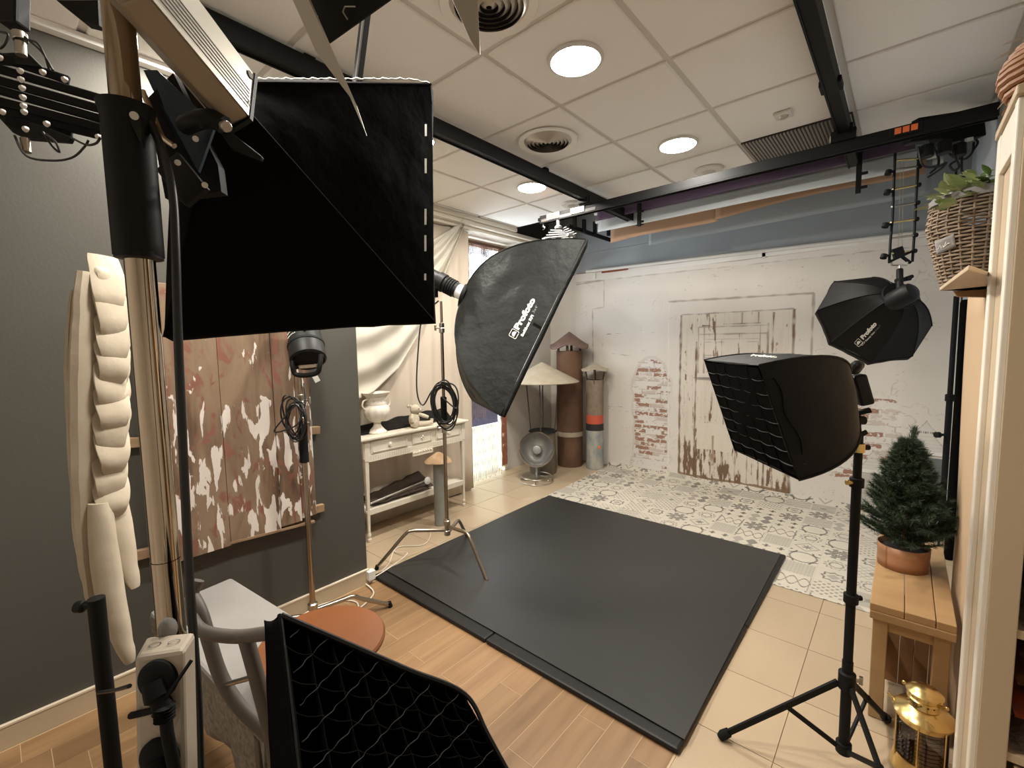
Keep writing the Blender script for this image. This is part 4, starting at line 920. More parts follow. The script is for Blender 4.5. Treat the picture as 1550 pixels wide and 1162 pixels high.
# ---- the thick chrome column with its black sleeve
pc = T(218, 470, .76); a = V((pc.x, pc.y, 3.0))
col_x, col_y = pc.x, pc.y
t = thing('chrome_column', 'thick shiny chrome column standing in the left foreground', 'pole', (col_x, col_y, .62))
MB().lathe([(.0218, 0), (.0218, zat(col_x, col_y, 845)-.62-.0012)], (col_x, col_y, .62), 48).build('lower_tube', M_chrome, t, smooth=True)
MB().lathe([(.0213, 0), (.0213, 2.84-zat(col_x, col_y, 845))], (col_x, col_y, zat(col_x, col_y, 845)), 48).build('upper_tube', M_chrome, t, smooth=True)
MB().lathe([(.0225, 0), (.0225, .60)], (col_x, col_y, .02), 32).build('foot_tube', M_chrome, t, smooth=True)
MB().lathe([(.10, 0), (.10, .012), (.03, .02), (.03, .05)], (col_x, col_y, .001), 32).build('base_plate', M_black, t, smooth=True)
z0_, z1_ = zat(col_x, col_y, 388), zat(col_x, col_y, 160)
t = thing('column_sleeve', 'black plastic sleeve bracket clamped round the chrome column', 'clamp', (col_x, col_y, z0_))
toC = (CAM-V((col_x, col_y, H))); toC.z = 0; toC.normalize(); sd = V((-toC.y, toC.x, 0))
def sl(u, v):
    an = (u-.5)*pi*1.25; r = .027+.004*(v > .9)*(v-.9)*10; return V((col_x, col_y, z0_+(z1_-z0_)*v))+toC*(r*cos(an)*1.1)+sd*(r*sin(an)*1.18)
MB().grid(sl, 24, 12).build('sleeve', M_plast, t, smooth=True, solid=.005, bev=.001)
q = V((col_x, col_y, 0))
MB().prism([T(140, 157, .73), T(196, 160, .71), T(214, 176, .71), T(216, 225, .71), T(190, 172, .712)], CF*.006).build('upper_flange', M_plast, t, bev=.002)
MB().lathe([(.022, 0), (.033, .002), (.033, .012), (.023, .016)], (col_x, col_y, z0_-.006), 32).build('lower_ring', M_plast, t, smooth=True)
MB().cyl(T(203, 175, .705), T(203, 175, .715), .006).build('bolt', M_steel, t, smooth=True)
# long black cable that runs down beside the column
cable([T(228, 185, .74), T(250, 240, .73), T(262, 300, .72), T(266, 380, .70), T(270, 520, .69), T(278, 700, .69), T(287, 880, .69), T(298, 1040, .68), T(303, 1180, .67)], .0062, name='hanging_cable', n=10, label='thick black cable hanging down beside the chrome column', cat='cable')

# ---- barn door lamp above the frame: three leaves reach into view
t = thing('barn_door_lamp', 'lamp above the view whose metal barn door leaves hang into the top edge', 'studio lamp', T(560, -110, .62))
def leaf(pts, m, nm, th=.002, **k): MB().prism([T(*p) for p in pts], CF*th).build(nm, m, t, **k)
leaf([(440, -60, .60), (478, -60, .61), (470, 0, .615), (502, 78, .625), (555, 205, .64), (540, 160, .632), (478, 78, .615), (443, 0, .605)], mat('bright silver leaf', (.62, .60, .55), .35, .6), 'leaf', .0015, label='silver leaf seen on edge')
leaf([(445, -60, .64), (700, -80, .66), (590, 0, .65), (494, 68, .64), (462, 0, .64)], M_plast, 'leaf', .002, label='black leaf')
leaf([(650, -60, .62), (719, -60, .62), (723, 0, .62), (727, 83, .62), (712, 60, .62), (685, 0, .62)], M_silver, 'leaf', .0015, label='grey pointed leaf')
MB().tube([T(538, 10, .635), T(522, 10, .635), T(519, 18, .635), T(526, 29, .635)], .0011, 6).build('wire_hook', M_steel, t)
MB().cyl(T(480, 25, .633), T(480, 25, .638), .0016).build('rivet', M_steel, t)
MB().bar(T(450, -90, .62), T(715, -90, .64), .03, .03).build('lamp_frame', M_plast, t, bev=.003)
_lb = T(580, -160, .64)+V((0, 0, .18)); MB().cyl(_lb, (_lb.x, _lb.y, 2.835), .012).build('drop_rod', M_black, t, smooth=True)
MB().lathe([(.06, 0), (.09, .03), (.09, .16), (.05, .19), (0, .19)], T(580, -160, .64), 28).build('lamp_body', M_plast, t, smooth=True)

# ---- front grid softbox (bottom)
A_, B_, D_ = T(424, 932, .66), T(701, 1051, .78), T(470, 1330, .50)
nF = (B_-A_).cross(D_-A_).normalized(); C_ = CAM+ray(800, 1225)*((A_-CAM).dot(nF)/ray(800, 1225).dot(nF))
ring = T(560, 1420, .86)
tF, fF, axF = softbox('grid_softbox', 'black softbox with a sagging egg crate grid in the bottom foreground', [A_, B_, C_, D_], A_.lerp(C_, .5)+((B_-A_).cross(D_-A_)).normalized()*(-.26 if ((B_-A_).cross(D_-A_)).dot(CAM-A_) > 0 else .26), .05, .5, M_fab3, lip=0.0, sag=.0, wrk=.003, ns=10, nt=10, diff_back=.045)
for o in tF.children:
    if o.name.startswith('diffuser'): o.data.materials[0] = M_fab3; o['label'] = 'dark inner cloth'
crate(tF, A_, B_, C_, D_, 8, 7, .035, M_fab3, axF, .005)
mb = MB()
nF = (B_-A_).cross(D_-A_).normalized()
def onF(px, py): d = ray(px, py); return CAM+d*((A_-CAM).dot(nF)/d.dot(nF))+axF*.003
for i in range(10):
    if i < 7: x0_, y0_ = 424+277*(i+.7)/7.0, 932+119*(i+.7)/7.0
    else: x0_, y0_ = 704+(i-7)*25+14, 1056+(i-7)*48+24
    k_ = 0; pp_ = []
    while k_ < 60:
        x_ = x0_-k_*6.5; y_ = y0_+k_*6.8+8; lim = 428+(y_-932)*.13
        if x_ < lim or y_ > 1190: break
        w_ = abs(sin(k_*.62+i*1.3)); pp_.append((onF(x_+3.5*w_+1.5*sin(k_*2.1+i), y_-3*w_), .00022+.00055*w_)); k_ += .5
    if len(pp_) > 3: mb.tube([q[0] for q in pp_], [q[1] for q in pp_], 5)
mb.build('grid_highlight', M_gridhl, tF, smooth=True, kind='stuff')  # paler wavy tubes stand in for light caught on the grid edges
MB().grid(lambda u, v: T(400+24*u+1.5*sin(v*9), 938+(-10)*u+6*sin(u*3)*(v < .05), .66).lerp(T(418+52*u, 1330, .50), v)+wr(T(400+24*u, 900+300*v, .6), .002, 30), 6, 20).build('side_band', M_fab3, tF, smooth=True, solid=.003)
mb = MB(); mb.tube(smoothpts([A_+axF*.004, A_.lerp(B_, .3)+axF*.004, A_.lerp(B_, .65)+axF*.004, B_+axF*.004, B_.lerp(C_, .4)+axF*.004, C_]), .004, 6); mb.tube([A_+axF*.004, A_.lerp(D_, .5)+axF*.004, D_], .0015, 6)
mb.build('edge_binding', M_gridf, tF, smooth=True)

# the tripod that carries the front grid softbox (mostly hidden by it)
rF = V(tF.location); fz = V((rF.x+.02, rF.y-.02, 0))
t = thing('tripod_stand', 'black stand hidden below the front grid softbox that it carries', 'stand', fz)
MB().cyl((fz.x, fz.y, .05), (rF.x, rF.y, rF.z-.03), .013).build('tube', M_black, t, smooth=True)
for k in range(3): an = k*2.09+1.0; MB().bar((fz.x, fz.y, .35), (fz.x+.30*cos(an), fz.y+.30*sin(an), .012), .012, .02).build('leg', M_black, t)
# ================================================================== LEFT SIDE
# weathered wood panel: boards nailed to battens
t = thing('wood_panel', 'weathered plank panel with peeling white and red paint hung on the grey wall', 'wall panel', (-2.60, .8, .56))
M_old = bpy.data.materials.new('peeling board'); M_old.use_nodes = True
def oldwood(m):
    N = m.node_tree.nodes; L = m.node_tree.links; b = N['Principled BSDF']; b.inputs['Roughness'].default_value = .8
    tc = N.new('ShaderNodeTexCoord'); oi = N.new('ShaderNodeObjectInfo')
    def ns(scale, st, det=6, dist=0.0, off=0.0):
        mp = N.new('ShaderNodeMapping'); mp.inputs['Scale'].default_value = st; mp.inputs['Location'].default_value = (off, off*2, off); n = N.new('ShaderNodeTexNoise')
        n.inputs['Scale'].default_value = scale; n.inputs['Detail'].default_value = det; n.inputs['Distortion'].default_value = dist
        L.new(tc.outputs['Object'], mp.inputs[0]); L.new(mp.outputs[0], n.inputs['Vector']); return n.outputs['Fac']
    def ramp(f, a, b_): r = N.new('ShaderNodeValToRGB'); r.color_ramp.elements[0].position = a; r.color_ramp.elements[1].position = b_; L.new(f, r.inputs[0]); return r.outputs[0]
    def mix(f, a, c): 
        x = N.new('ShaderNodeMixRGB'); L.new(f, x.inputs[0])
        for k, q in ((1, a), (2, c)):
            if isinstance(q, tuple): x.inputs[k].default_value = q+(1,)
            else: L.new(q, x.inputs[k])
        return x.outputs[0]
    wood = mix(ramp(ns(40, (1, 1, .10)), .35, .65), (.19, .115, .068), (.095, .053, .031))
    wood = mix(ramp(ns(6, (1, 1, .35), 8, .5, off=3), .42, .62), wood, (.235, .16, .10))
    red = mix(ramp(ns(13, (1, 1, .6), 10, 1.0, 5), .56, .64), wood, (.21, .085, .055))
    # white paint is thickest in the lower part of the boards
    sx_ = N.new('ShaderNodeSeparateXYZ'); L.new(tc.outputs['Object'], sx_.inputs[0])
    mr = N.new('ShaderNodeMapRange'); mr.inputs['From Min'].default_value = 0.45; mr.inputs['From Max'].default_value = 1.0; mr.inputs['To Min'].default_value = 0.055; mr.inputs['To Max'].default_value = -.06; L.new(sx_.outputs['Z'], mr.inputs['Value'])
    ad = N.new('ShaderNodeMath'); ad.operation = 'ADD'; L.new(ns(21, (1, 1, .26), 9, .6, 11), ad.inputs[0]); L.new(mr.outputs[0], ad.inputs[1])
    wmask = ramp(ad.outputs[0], .590, .605)
    colr = mix(wmask, red, (.66, .60, .55))
    L.new(colr, b.inputs['Base Color'])
    bp = N.new('ShaderNodeBump'); bp.inputs['Strength'].default_value = .5; bp.inputs['Distance'].default_value = .004; L.new(wmask, bp.inputs['Height'])
    b2 = N.new('ShaderNodeBump'); b2.inputs['Strength'].default_value = .4; b2.inputs['Distance'].default_value = .003; L.new(ns(40, (1, 1, .15)), b2.inputs['Height']); L.new(bp.outputs[0], b2.inputs['Normal']); L.new(b2.outputs[0], b.inputs['Normal'])
oldwood(M_old)
yb0 = [.43, .605, .745, .905, 1.06, 1.155]
zb = [.575, .555, .560, .572, .585]
yb0 = [.43, .52, .735, .985, 1.10, 1.185]
for i in range(5):
    MB().bx(-2.585+.003*(i % 2), -2.560+.003*(i % 2), yb0[i]+.0012, yb0[i+1]-.0012, zb[i], 1.86).build('board', M_old, t, bev=.002)
for z0_, z1_ in ((1.74, 1.70), (1.15, 1.07), (.63, .60)):
    MB().bar((-2.600, .34, z0_), (-2.600, 1.245, z1_), .03, .045).build('batten', M_raw, t, bev=.003)
MB().bar((-2.575, .42, .585), (-2.57, 1.17, .545), .03, .012).build('bottom_lath', M_raw, t)
MB().bar((-2.56, 1.21, 1.405), (-2.555, 1.23, 1.36), .02, .03).build('curled_chip', M_ring, t)

# chrome stand with the downward lamp in front of the panel
sx, sy = -2.40, 1.06
cstand('chrome stand with bent legs and a black grip, in front of the wooden panel', (sx, sy, 0), zat(sx, sy, 572), .12,
       [(-2.265, 1.46, 0), (-2.58, .75, 0), (-2.02, .86, 0)], r=.0145, grip=(zat(sx, sy, 700), zat(sx, sy, 645)), risers=(zat(sx, sy, 640), zat(sx, sy, 606)), knobdir=(.7, .6, 0))
t = thing('downward_lamp', 'black ventilated flash head pointing down, on the chrome stand by the wooden panel', 'studio lamp', T(463, 535, 2.32))
a, b = T(458, 488, 2.42), T(467, 546, 2.30); d = (b-a).normalized(); L = (b-a).length
MB().lathe([(.068, 0), (.080, .012), (.083, L*.55), (.088, L*.58), (.088, L*.97), (.078, L), (.070, L*.9), (0, L*.82)], a, 36, tuple(d)).build('body', M_plast, t, smooth=True)
MB().lathe([(.0835, L*.60), (.0905, L*.61), (.0905, L*.66), (.0835, L*.67)], a, 36, tuple(d), cap=False).build('front_ring', M_rubber, t, smooth=True)
mb = MB(); X_, Y_, Z_ = frame(d)
tc_ = (CAM-a).normalized()
for i in range(5):
    for j in range(7):
        an = math.atan2(tc_.dot(Y_), tc_.dot(X_))+(.55 if True else 0)+j*.11; p = a+d*(L*(.12+.09*i))+(X_*cos(an)+Y_*sin(an))*.0835; mb.ell(p, (.0032, .0032, .0032), n=6, m=4)
mb.build('vent_dots', M_ring, t, smooth=True, kind='stuff')
MB().prism([a+d*L*.05+(X_*cos(an)+Y_*sin(an))*.083 for an in (math.atan2(tc_.dot(Y_), tc_.dot(X_))-.12, math.atan2(tc_.dot(Y_), tc_.dot(X_))+.05)]+[a+d*L*.5+(X_*cos(an)+Y_*sin(an))*.0845 for an in (math.atan2(tc_.dot(Y_), tc_.dot(X_))+.05, math.atan2(tc_.dot(Y_), tc_.dot(X_))-.12)], tc_*.002).build('label_strip', M_ring, t)
yk = [T(442, 538, 2.27), T(443, 555, 2.26), T(447, 566, 2.27), T(463, 568, 2.27), T(480, 564, 2.27), T(484, 553, 2.26), T(486, 536, 2.27)]
MB().tube(smoothpts(yk), .012, 10).build('handle', M_plast, t, smooth=True)
MB().bar(T(447, 556, 2.29), T(480, 553, 2.29), .02, .02).build('cross_bar', M_nickel, t, bev=.003)
coil('black cable coiled on the chrome stand by the wooden panel', T(446, 634, 2.33), CR, (0, 0, 1), .050, .105, 8, .0042, [[T(460, 580, 2.36), T(462, 610, 2.33), T(452, 640, 2.3), T(428, 652, 2.3), T(415, 652, 2.3), T(430, 632, 2.3), T(448, 612, 2.3)]])

# angel wing of painted plaster
WD = 1.30
t = thing('angel_wing', 'tall white plaster angel wing seen almost edge on, at the far left', 'wing', T(160, 900, WD))
def slab(nm, pts, wd, th, m=M_plaster, dd=0.0, twist=0.0, n=14):
    """a long soft feather: centre line in the photo's frame, half width and thickness in metres"""
    P = smoothpts([T(x, y, WD+dd+z) for x, y, z in [(p+(0,))[:3] for p in pts]], 5); k = len(P); vs = []
    for i, p in enumerate(P):
        u = i/(k-1); w_ = wd*(0.55+0.45*sin(pi*min(1, u*1.15+.12)))*(1 if u < .8 else max(.25, 1-(u-.8)*3.2)); h_ = th*(w_/wd)**.5
        a0 = CR*cos(twist)+CF*sin(twist); b0 = -CR*sin(twist)+CF*cos(twist)
        for j in range(n):
            an = 2*pi*j/n; q = p+a0*(w_*cos(an))+b0*(h_*sin(an)); vs.append(q+wr(q, .003, 18))
    fs = [(i*n+j, i*n+(j+1) % n, (i+1)*n+(j+1) % n, (i+1)*n+j) for i in range(k-1) for j in range(n)]+[tuple(range(n-1, -1, -1)), tuple((k-1)*n+j for j in range(n))]
    return MB().add(vs, fs).build(nm, m, t, smooth=True)
slab('wing_core', [(150, 418), (148, 500), (147, 600), (148, 720), (150, 820), (158, 900), (175, 950)], .043, .085, twist=.15)
slab('feather', [(136, 445, .03), (134, 560, .03), (138, 700, .03), (142, 830, .03), (152, 900, .02)], .020, .07)
slab('feather', [(124, 470, .06), (124, 600, .06), (130, 740, .06), (137, 880, .06)], .009, .03)
slab('feather', [(155, 404, -.01), (159, 414, -.02), (162, 436, -.02), (162, 470, -.01)], .017, .03)
y = 432
for i, (h_, xo) in enumerate([(48, 160), (52, 165), (52, 168), (55, 166), (55, 164), (52, 166), (50, 165), (48, 166), (46, 164), (44, 164), (44, 161), (42, 160)]):
    slab('feather', [(xo-4, y-45, .0), (xo+3, y-12, -.020), (xo+6+2*sin(i*2.9), y+h_*.4, -.034), (xo+4, y+h_*.85, -.030)], .0125+.002*sin(i*2.3), .042, twist=-.45+.15*sin(i*1.9)); y += 35+4*sin(i*2.1)
y = 470
for i, (h_, xo) in enumerate([(50, 176), (50, 180), (52, 184), (44, 185), (40, 184), (44, 182), (46, 180), (70, 181), (70, 181)]):
    slab('feather', [(xo-12, y-42, .05), (xo-3, y-10, .035), (xo+3, y+h_*.4, .010), (xo-2, y+h_*.9, .013)], .018+.002*sin(i*1.7), .036, twist=.35); y += 37
slab('long_feather', [(172, 745, 0), (181, 800, 0), (192, 850, 0), (205, 888, 0)], .028, .035)
slab('long_feather', [(150, 760, -.05), (158, 840, -.05), (172, 920, -.05), (188, 975, -.05), (196, 1003, -.05)], .034, .03)
# wooden rod with a clamp behind the wing
t = thing('wooden_rod', 'slim wooden rod with a metal clamp behind the plaster wing', 'rod', T(135, 900, 1.42))
MB().cyl(T(117, 600, 1.42), T(140, 905, 1.42), .010).build('rod', M_raw, t, smooth=True)
MB().bar(T(112, 563, 1.42), T(116, 590, 1.42), .022, .02).build('clamp', M_steel, t, bev=.003)
# black stand tube below the wing with its knob
p = T(155, 1000, 1.12)
t = thing('stand_post', 'black stand tube with a knob below the tip of the plaster wing', 'stand', (p.x, p.y, .30))
MB().cyl((p.x, p.y, .0), (p.x, p.y, zat(p.x, p.y, 905)), .0175).build('tube', M_black, t, smooth=True)
zk = zat(p.x, p.y, 918); MB().cyl((p.x, p.y, zk), V((p.x, p.y, zk))-CR*.035, .006).cyl(V((p.x, p.y, zk))-CR*.032, V((p.x, p.y, zk))-CR*.050, .014).build('knob', M_plast, t, smooth=True, bev=.002)
for k in range(3):
    an = k*2.09+.6; MB().bar((p.x, p.y, .25), (p.x+.35*cos(an), p.y+.35*sin(an), .012), .012, .02).build('leg', M_black, t)
cable([T(148, 1048, 1.10), T(170, 1045, 1.02), T(196, 1038, .80)], .004, name='black_tie', label='black tie joining the stand tube and the power strip', cat='tie')

# power strip with two dark plugs, fixed to the column
PD = .60
PT = [T(203, 995, PD), T(278, 983, PD), T(296, 955, PD+.055), T(222, 962, PD+.055)]        # top face outline: front-left, front-right, back-right, back-left
FL, FR_, BR_, BL_ = PT
t = thing('power_strip', 'cream power strip standing upright in front of the chrome column, with plugs', 'power strip', FL-V((0, 0, .3)))
dn = V((0, 0, -1)); dn = (T(206, 1162, PD*.99)-FL).normalized(); Lp = .36
MB().prism([FL, FR_, BR_, BL_], dn*Lp).build('housing', M_strip, t, bev=.006)
ex = (FR_-FL).normalized(); wd = (FR_-FL).length; nf = ex.cross(dn).normalized()
if nf.dot(CAM-FL) < 0: nf = -nf
def fp(u, s, o_=0): return FL+ex*(wd*u)+dn*s+nf*o_
def hole(s, m, nm, r=.0265, dpt=.001):
    MB().lathe([(0, dpt), (r, dpt), (r+.002, 0), (r, -.004)], fp(.5, s), 32, tuple(nf)).build(nm, m, t, smooth=True)
s1 = (T(238, 1030, PD)-FL).dot(dn); s2 = s1+.046; s3 = s1+.100
hole(s2, M_strip, 'socket', .0235); 
for q in (-.008, .008): MB().lathe([(0, .0018), (.0028, .0018)], fp(.5, s2)+ex*q, 10, tuple(nf)).build('socket_hole', M_slot, t)
def plug(s):
    c = fp(.5, s); MB().lathe([(.0255, 0), (.0255, .005), (.021, .009), (.0, .011)], c, 32, tuple(nf)).build('plug', M_rubber, t, smooth=True)
    MB().tube(smoothpts([c+nf*.006, c+nf*.012+dn*.018+ex*.008, c+nf*.014+dn*.035+ex*.018, c+nf*.02+dn*.06+ex*.025, c+nf*.015+dn*.12+ex*.03, c+nf*.015+dn*.22+ex*.034]), [.015]*8+[.011]*8+[.007]*20, 10).build('plug_cable', M_rubber, t, smooth=True)
plug(s1); plug(s3)
cable([fp(-.06, s1+.040, .003), fp(.3, s1+.037, .006), fp(.72, s1+.030, .014)], .0042, M_rubber, 'strap', t)
cable([fp(.72, s1+.025, .016), fp(.95, s1+.005, .012), fp(1.1, s1-.015, -.005)], .0025, M_rubber, 'strap', t)
for i in range(5): MB().lathe([(.008, 0), (.012, .002), (.008, .004)], fp(.78, s1+.026)+nf*.016+dn*.004*i, 14, tuple(dn)).build('strain_ring', M_rubber, t, smooth=True)
for u_, c in ((.32, 0), (.72, 1)): MB().lathe([(.0060, .0006), (.0072, .0006)], FL.lerp(BL_, .42)+ex*(wd*u_)-dn*.0004, 20, tuple(-dn), cap=False).build('marking', M_slot, t)
MB().ell(T(254, 952, .66), (.013, .012, .017)).build('grey_putty', M_cloth, t, smooth=True)

# bench covered in grey cloth behind the chair
t = thing('padded_bench', 'low bench covered with grey cloth and lace, by the grey wall behind the chair', 'bench', U(360, 960, z=0.0))
zs = .50
bt = [U(350, 873, z=zs), U(500, 965, z=zs), U(400, 1110, z=zs), U(226, 925, z=zs)]
MB().prism(bt, V((0, 0, -.045))).build('top', M_cloth, t, bev=.012)
def lace(a, b, h_, n=24):
    nrm = (b-a).cross(V((0, 0, 1))).normalized()
    return MB().grid(lambda u, v: a.lerp(b, u)-V((0, 0, .02+h_*v))+nrm*(.012*sin(u*26)*v+.004), n, 6).build('lace_skirt', M_lace, t, smooth=True, solid=.002)
lace(bt[2], bt[3], .20); lace(bt[1], bt[2], .38); lace(bt[3], bt[0], .1)
for q in bt: 
    c = q.lerp((bt[0]+bt[2])/2, .12); MB().bar((c.x, c.y, zs-.05), (c.x, c.y, .005), .035, .035, up=(1, 0, 0)).build('leg', M_dress, t, bev=.003)
# chair: bent arm rail and raking posts
t = thing('armchair', 'grey painted chair with a bent round arm rail, behind the front softbox', 'chair', U(360, 1130, z=0.0))
CDp = .86
arm = [T(300, 878, .98), T(291, 900, .97), T(288, 925, .94), T(300, 950, .90), T(325, 960, .87), T(360, 963, .84), T(398, 959, .80), T(430, 955, .77)]
MB().tube(smoothpts(arm), .0122, 14).build('arm_rail', M_dress, t, smooth=True)
def post(pts, r): MB().tube(smoothpts([T(*p) for p in pts]), r, 12).build('post', M_dress, t, smooth=True)
post([(293, 905, .96), (305, 930, .94), (318, 975, .92), (335, 1025, .91), (362, 1068, .90), (405, 1110, .90), (440, 1150, .90)], .0135)
post([(372, 965, .83), (382, 1000, .83), (398, 1060, .84), (415, 1130, .86), (425, 1200, .88)], .0135)
MB().cyl(T(344, 1035, .90), T(384, 1024, .84), .005).build('stretcher_pin', M_steel, t, smooth=True)
st_ = [T(430, 1090, .9), T(520, 1080, 1.05), T(470, 1180, .86), T(380, 1150, .85)]
sp = U(470, 1230, z=.45)
MB().lathe([(0, .0), (.19, 0), (.20, .012), (.19, .03), (0, .034)], (sp.x, sp.y, .42), 32).build('seat', M_dress, t, smooth=True)
for k in range(4):
    an = k*pi/2+.5; MB().tube([(sp.x+.15*cos(an), sp.y+.15*sin(an), .42), (sp.x+.20*cos(an), sp.y+.20*sin(an), .004)], [.016, .012], 10).build('leg', M_dress, t, smooth=True)
# round stool
cst = U(488, 968, z=.60); 
t = thing('round_stool', 'round varnished orange wooden stool behind the front grid softbox', 'stool', (cst.x, cst.y, 0))
e_ = U(579, 968, z=.60); rs_ = (e_-cst).length
MB().lathe([(0, -.022), (rs_*.93, -.022), (rs_, -.012), (rs_, -.004), (rs_*.97, 0.002), (0, .003)], (cst.x, cst.y, .60), 48).build('seat', M_seat, t, smooth=True)
for k in range(4):
    an = k*pi/2+.3; MB().tube([(cst.x+.12*cos(an), cst.y+.12*sin(an), .578), (cst.x+.17*cos(an), cst.y+.17*sin(an), .003)], [.018, .013], 12).build('leg', M_seat, t, smooth=True)
MB().tube([V((cst.x+.145*cos(a*.2618), cst.y+.145*sin(a*.2618), .20)) for a in range(24)], .008, 8, closed=True).build('foot_ring', M_seat, t, smooth=True)

# pantograph at the far left
PDp = .92
t = thing('pantograph_arm', 'folded black scissor arm with pale bolts hanging at the far left', 'ceiling arm', T(60, 200, PDp))
MB().bar(T(24, -60, PDp), T(22, 42, PDp), .038, .03, up=tuple(CF)).build('post', M_plast, t, bev=.005)
_pt = T(24, -55, PDp); MB().bar(_pt, (_pt.x, _pt.y, 2.835), .03, .03, up=(1, 0, 0)).build('ceiling_post', M_plast, t)
MB().cyl(T(29, 50, PDp-.01), T(31, 62, PDp-.01), .012).cyl(T(31, 64, PDp-.01), T(32, 84, PDp-.01), .009).build('swivel_joint', M_steel, t, smooth=True, bev=.001)
bars = [((-25, 78), (105, 122)), ((-20, 99), (155, 150)), ((-22, 116), (155, 166)), ((-20, 131), (156, 181)), ((-22, 148), (154, 194)), ((-20, 163), (152, 205)), ((8, 182), (110, 203))]
for i, (a_, b_) in enumerate(bars):
    MB().bar(T(*a_, PDp+.01+.004*(i % 2)), T(*b_, PDp+.05+.004*(i % 2)), .0175, .010, up=tuple(CF)).build('scissor_bar', M_rubber, t, bev=.003)
MB().prism([T(-12, 80, PDp+.02), T(40, 78, PDp+.02), T(62, 100, PDp+.02), T(-12, 94, PDp+.02)], CF*.01).build('top_plate', M_plast, t, bev=.002)
MB().prism([T(-10, 170, PDp+.02), T(65, 190, PDp+.02), T(108, 207, PDp+.02), T(104, 215, PDp+.02), T(38, 210, PDp+.02), T(18, 200, PDp+.02)], CF*.01).build('bottom_plate', M_plast, t, bev=.002)
for q in [(32, 108), (66, 110), (99, 121), (33, 121), (35, 134), (36, 148), (37, 161), (38, 170), (5, 170), (72, 188), (40, 196), (154, 153), (150, 208), (1, 88), (30, 81)]:
    MB().lathe([(0, .006), (.0035, .006), (.0055, .003), (.006, 0)], T(*q, PDp-.004), 14, tuple(-CF)).build('bolt', M_ring, t, smooth=True)
MB().cyl(T(38, 210, PDp), T(40, 230, PDp), .008).build('lower_spigot', M_nickel, t, smooth=True)
for c in [[(30, 60), (55, 64), (68, 85), (74, 104)], [(36, 55), (60, 75), (72, 92), (80, 106)], [(22, 205), (40, 236), (80, 243), (110, 238), (128, 222), (134, 212)], [(65, 200), (80, 222), (90, 230), (84, 215), (70, 203)], [(108, 208), (130, 219), (145, 217), (152, 208)], [(0, 48), (12, 52), (8, 66), (0, 74)]]:
    cable([T(x, y, PDp-.012) for x, y in c], .0022, parent=t, name='wire')
MB().prism([T(85, 0, .95), T(148, 0, .95), T(150, 38, .95), T(125, 32, .95)], CF*.02).build('upper_box', M_plast, t)

# white cables on the floor by the corner
cable([(-2.60, 1.50, .01), (-2.45, 1.46, .008), (-2.38, 1.25, .006), (-2.50, 1.05, .006), (-2.30, .98, .006), (-2.22, 1.15, .006), (-2.45, 1.35, .006), (-2.6, 1.2, .006), (-2.5, .95, .006), (-2.2, .9, .006)], .0045, M_wcable, 'white_cable', n=8, label='white cable looping on the wooden floor by the grey wall corner', cat='cable')
cable([(-2.60, 1.53, .008), (-2.72, 1.75, .006), (-2.9, 1.95, .006), (-2.78, 2.12, .006), (-2.95, 2.3, .006), (-3.05, 2.1, .006), (-2.86, 1.9, .006), (-2.70, 1.9, .034), (-2.60, 1.60, .034), (-2.63, 1.50, .02)], .004, M_wcable, 'white_cable', n=8, label='white cable on the beige tiles in front of the console table', cat='cable')
MB().bx(-2.62, -2.575, 1.51, 1.56, .03, .09).build('cable_clip', M_ring, bev=.004, label='small white socket at the end of the baseboard', cat='socket')
# a shared stool of dark box at the bottom of the chair
# ================================================================== ALCOVE
t = thing('console_table', 'cream console table with three drawers and a lower shelf in the alcove', 'table', (-3.30, 2.4, 0))
X1, X0t, Ya, Yb_, ZT = -3.150, -3.445, 1.845, 2.945, .845
MB().bx(X0t-.005, X1+.02, Ya-.03, Yb_+.02, ZT-.022, ZT).build('top', M_shell, t, bev=.006)
MB().bx(X0t, X1-.012, Ya+.01, Yb_-.012, ZT-.17, ZT-.022).build('frame_box', M_shell, t)
for y in (Ya+.02, Yb_-.05):
    for x in (X0t+.005, X1-.045):
        h_ = .035
        c = MB(); c.add([(x-.0, y, ZT-.19), (x+h_, y, ZT-.19), (x+h_, y+h_, ZT-.19), (x, y+h_, ZT-.19), (x+.008, y+.008, .07), (x+h_-.008, y+.008, .07), (x+h_-.008, y+h_-.008, .07), (x+.008, y+h_-.008, .07)], [(0, 1, 2, 3), (7, 6, 5, 4), (0, 4, 5, 1), (1, 5, 6, 2), (2, 6, 7, 3), (3, 7, 4, 0)])
        c.bx(x, x+h_+.004, y-.003, y+h_+.003, ZT-.19, ZT-.022); c.lathe([(.016, 0), (.018, .02), (.012, .03), (.017, .05), (.013, .07)], (x+h_/2, y+h_/2, 0.001), 12)
        c.build('leg', M_shell, t, bev=.002)
dr = [(Ya+.075, Ya+.425), (Ya+.475, Ya+.685), (Ya+.735, Yb_-.075)]
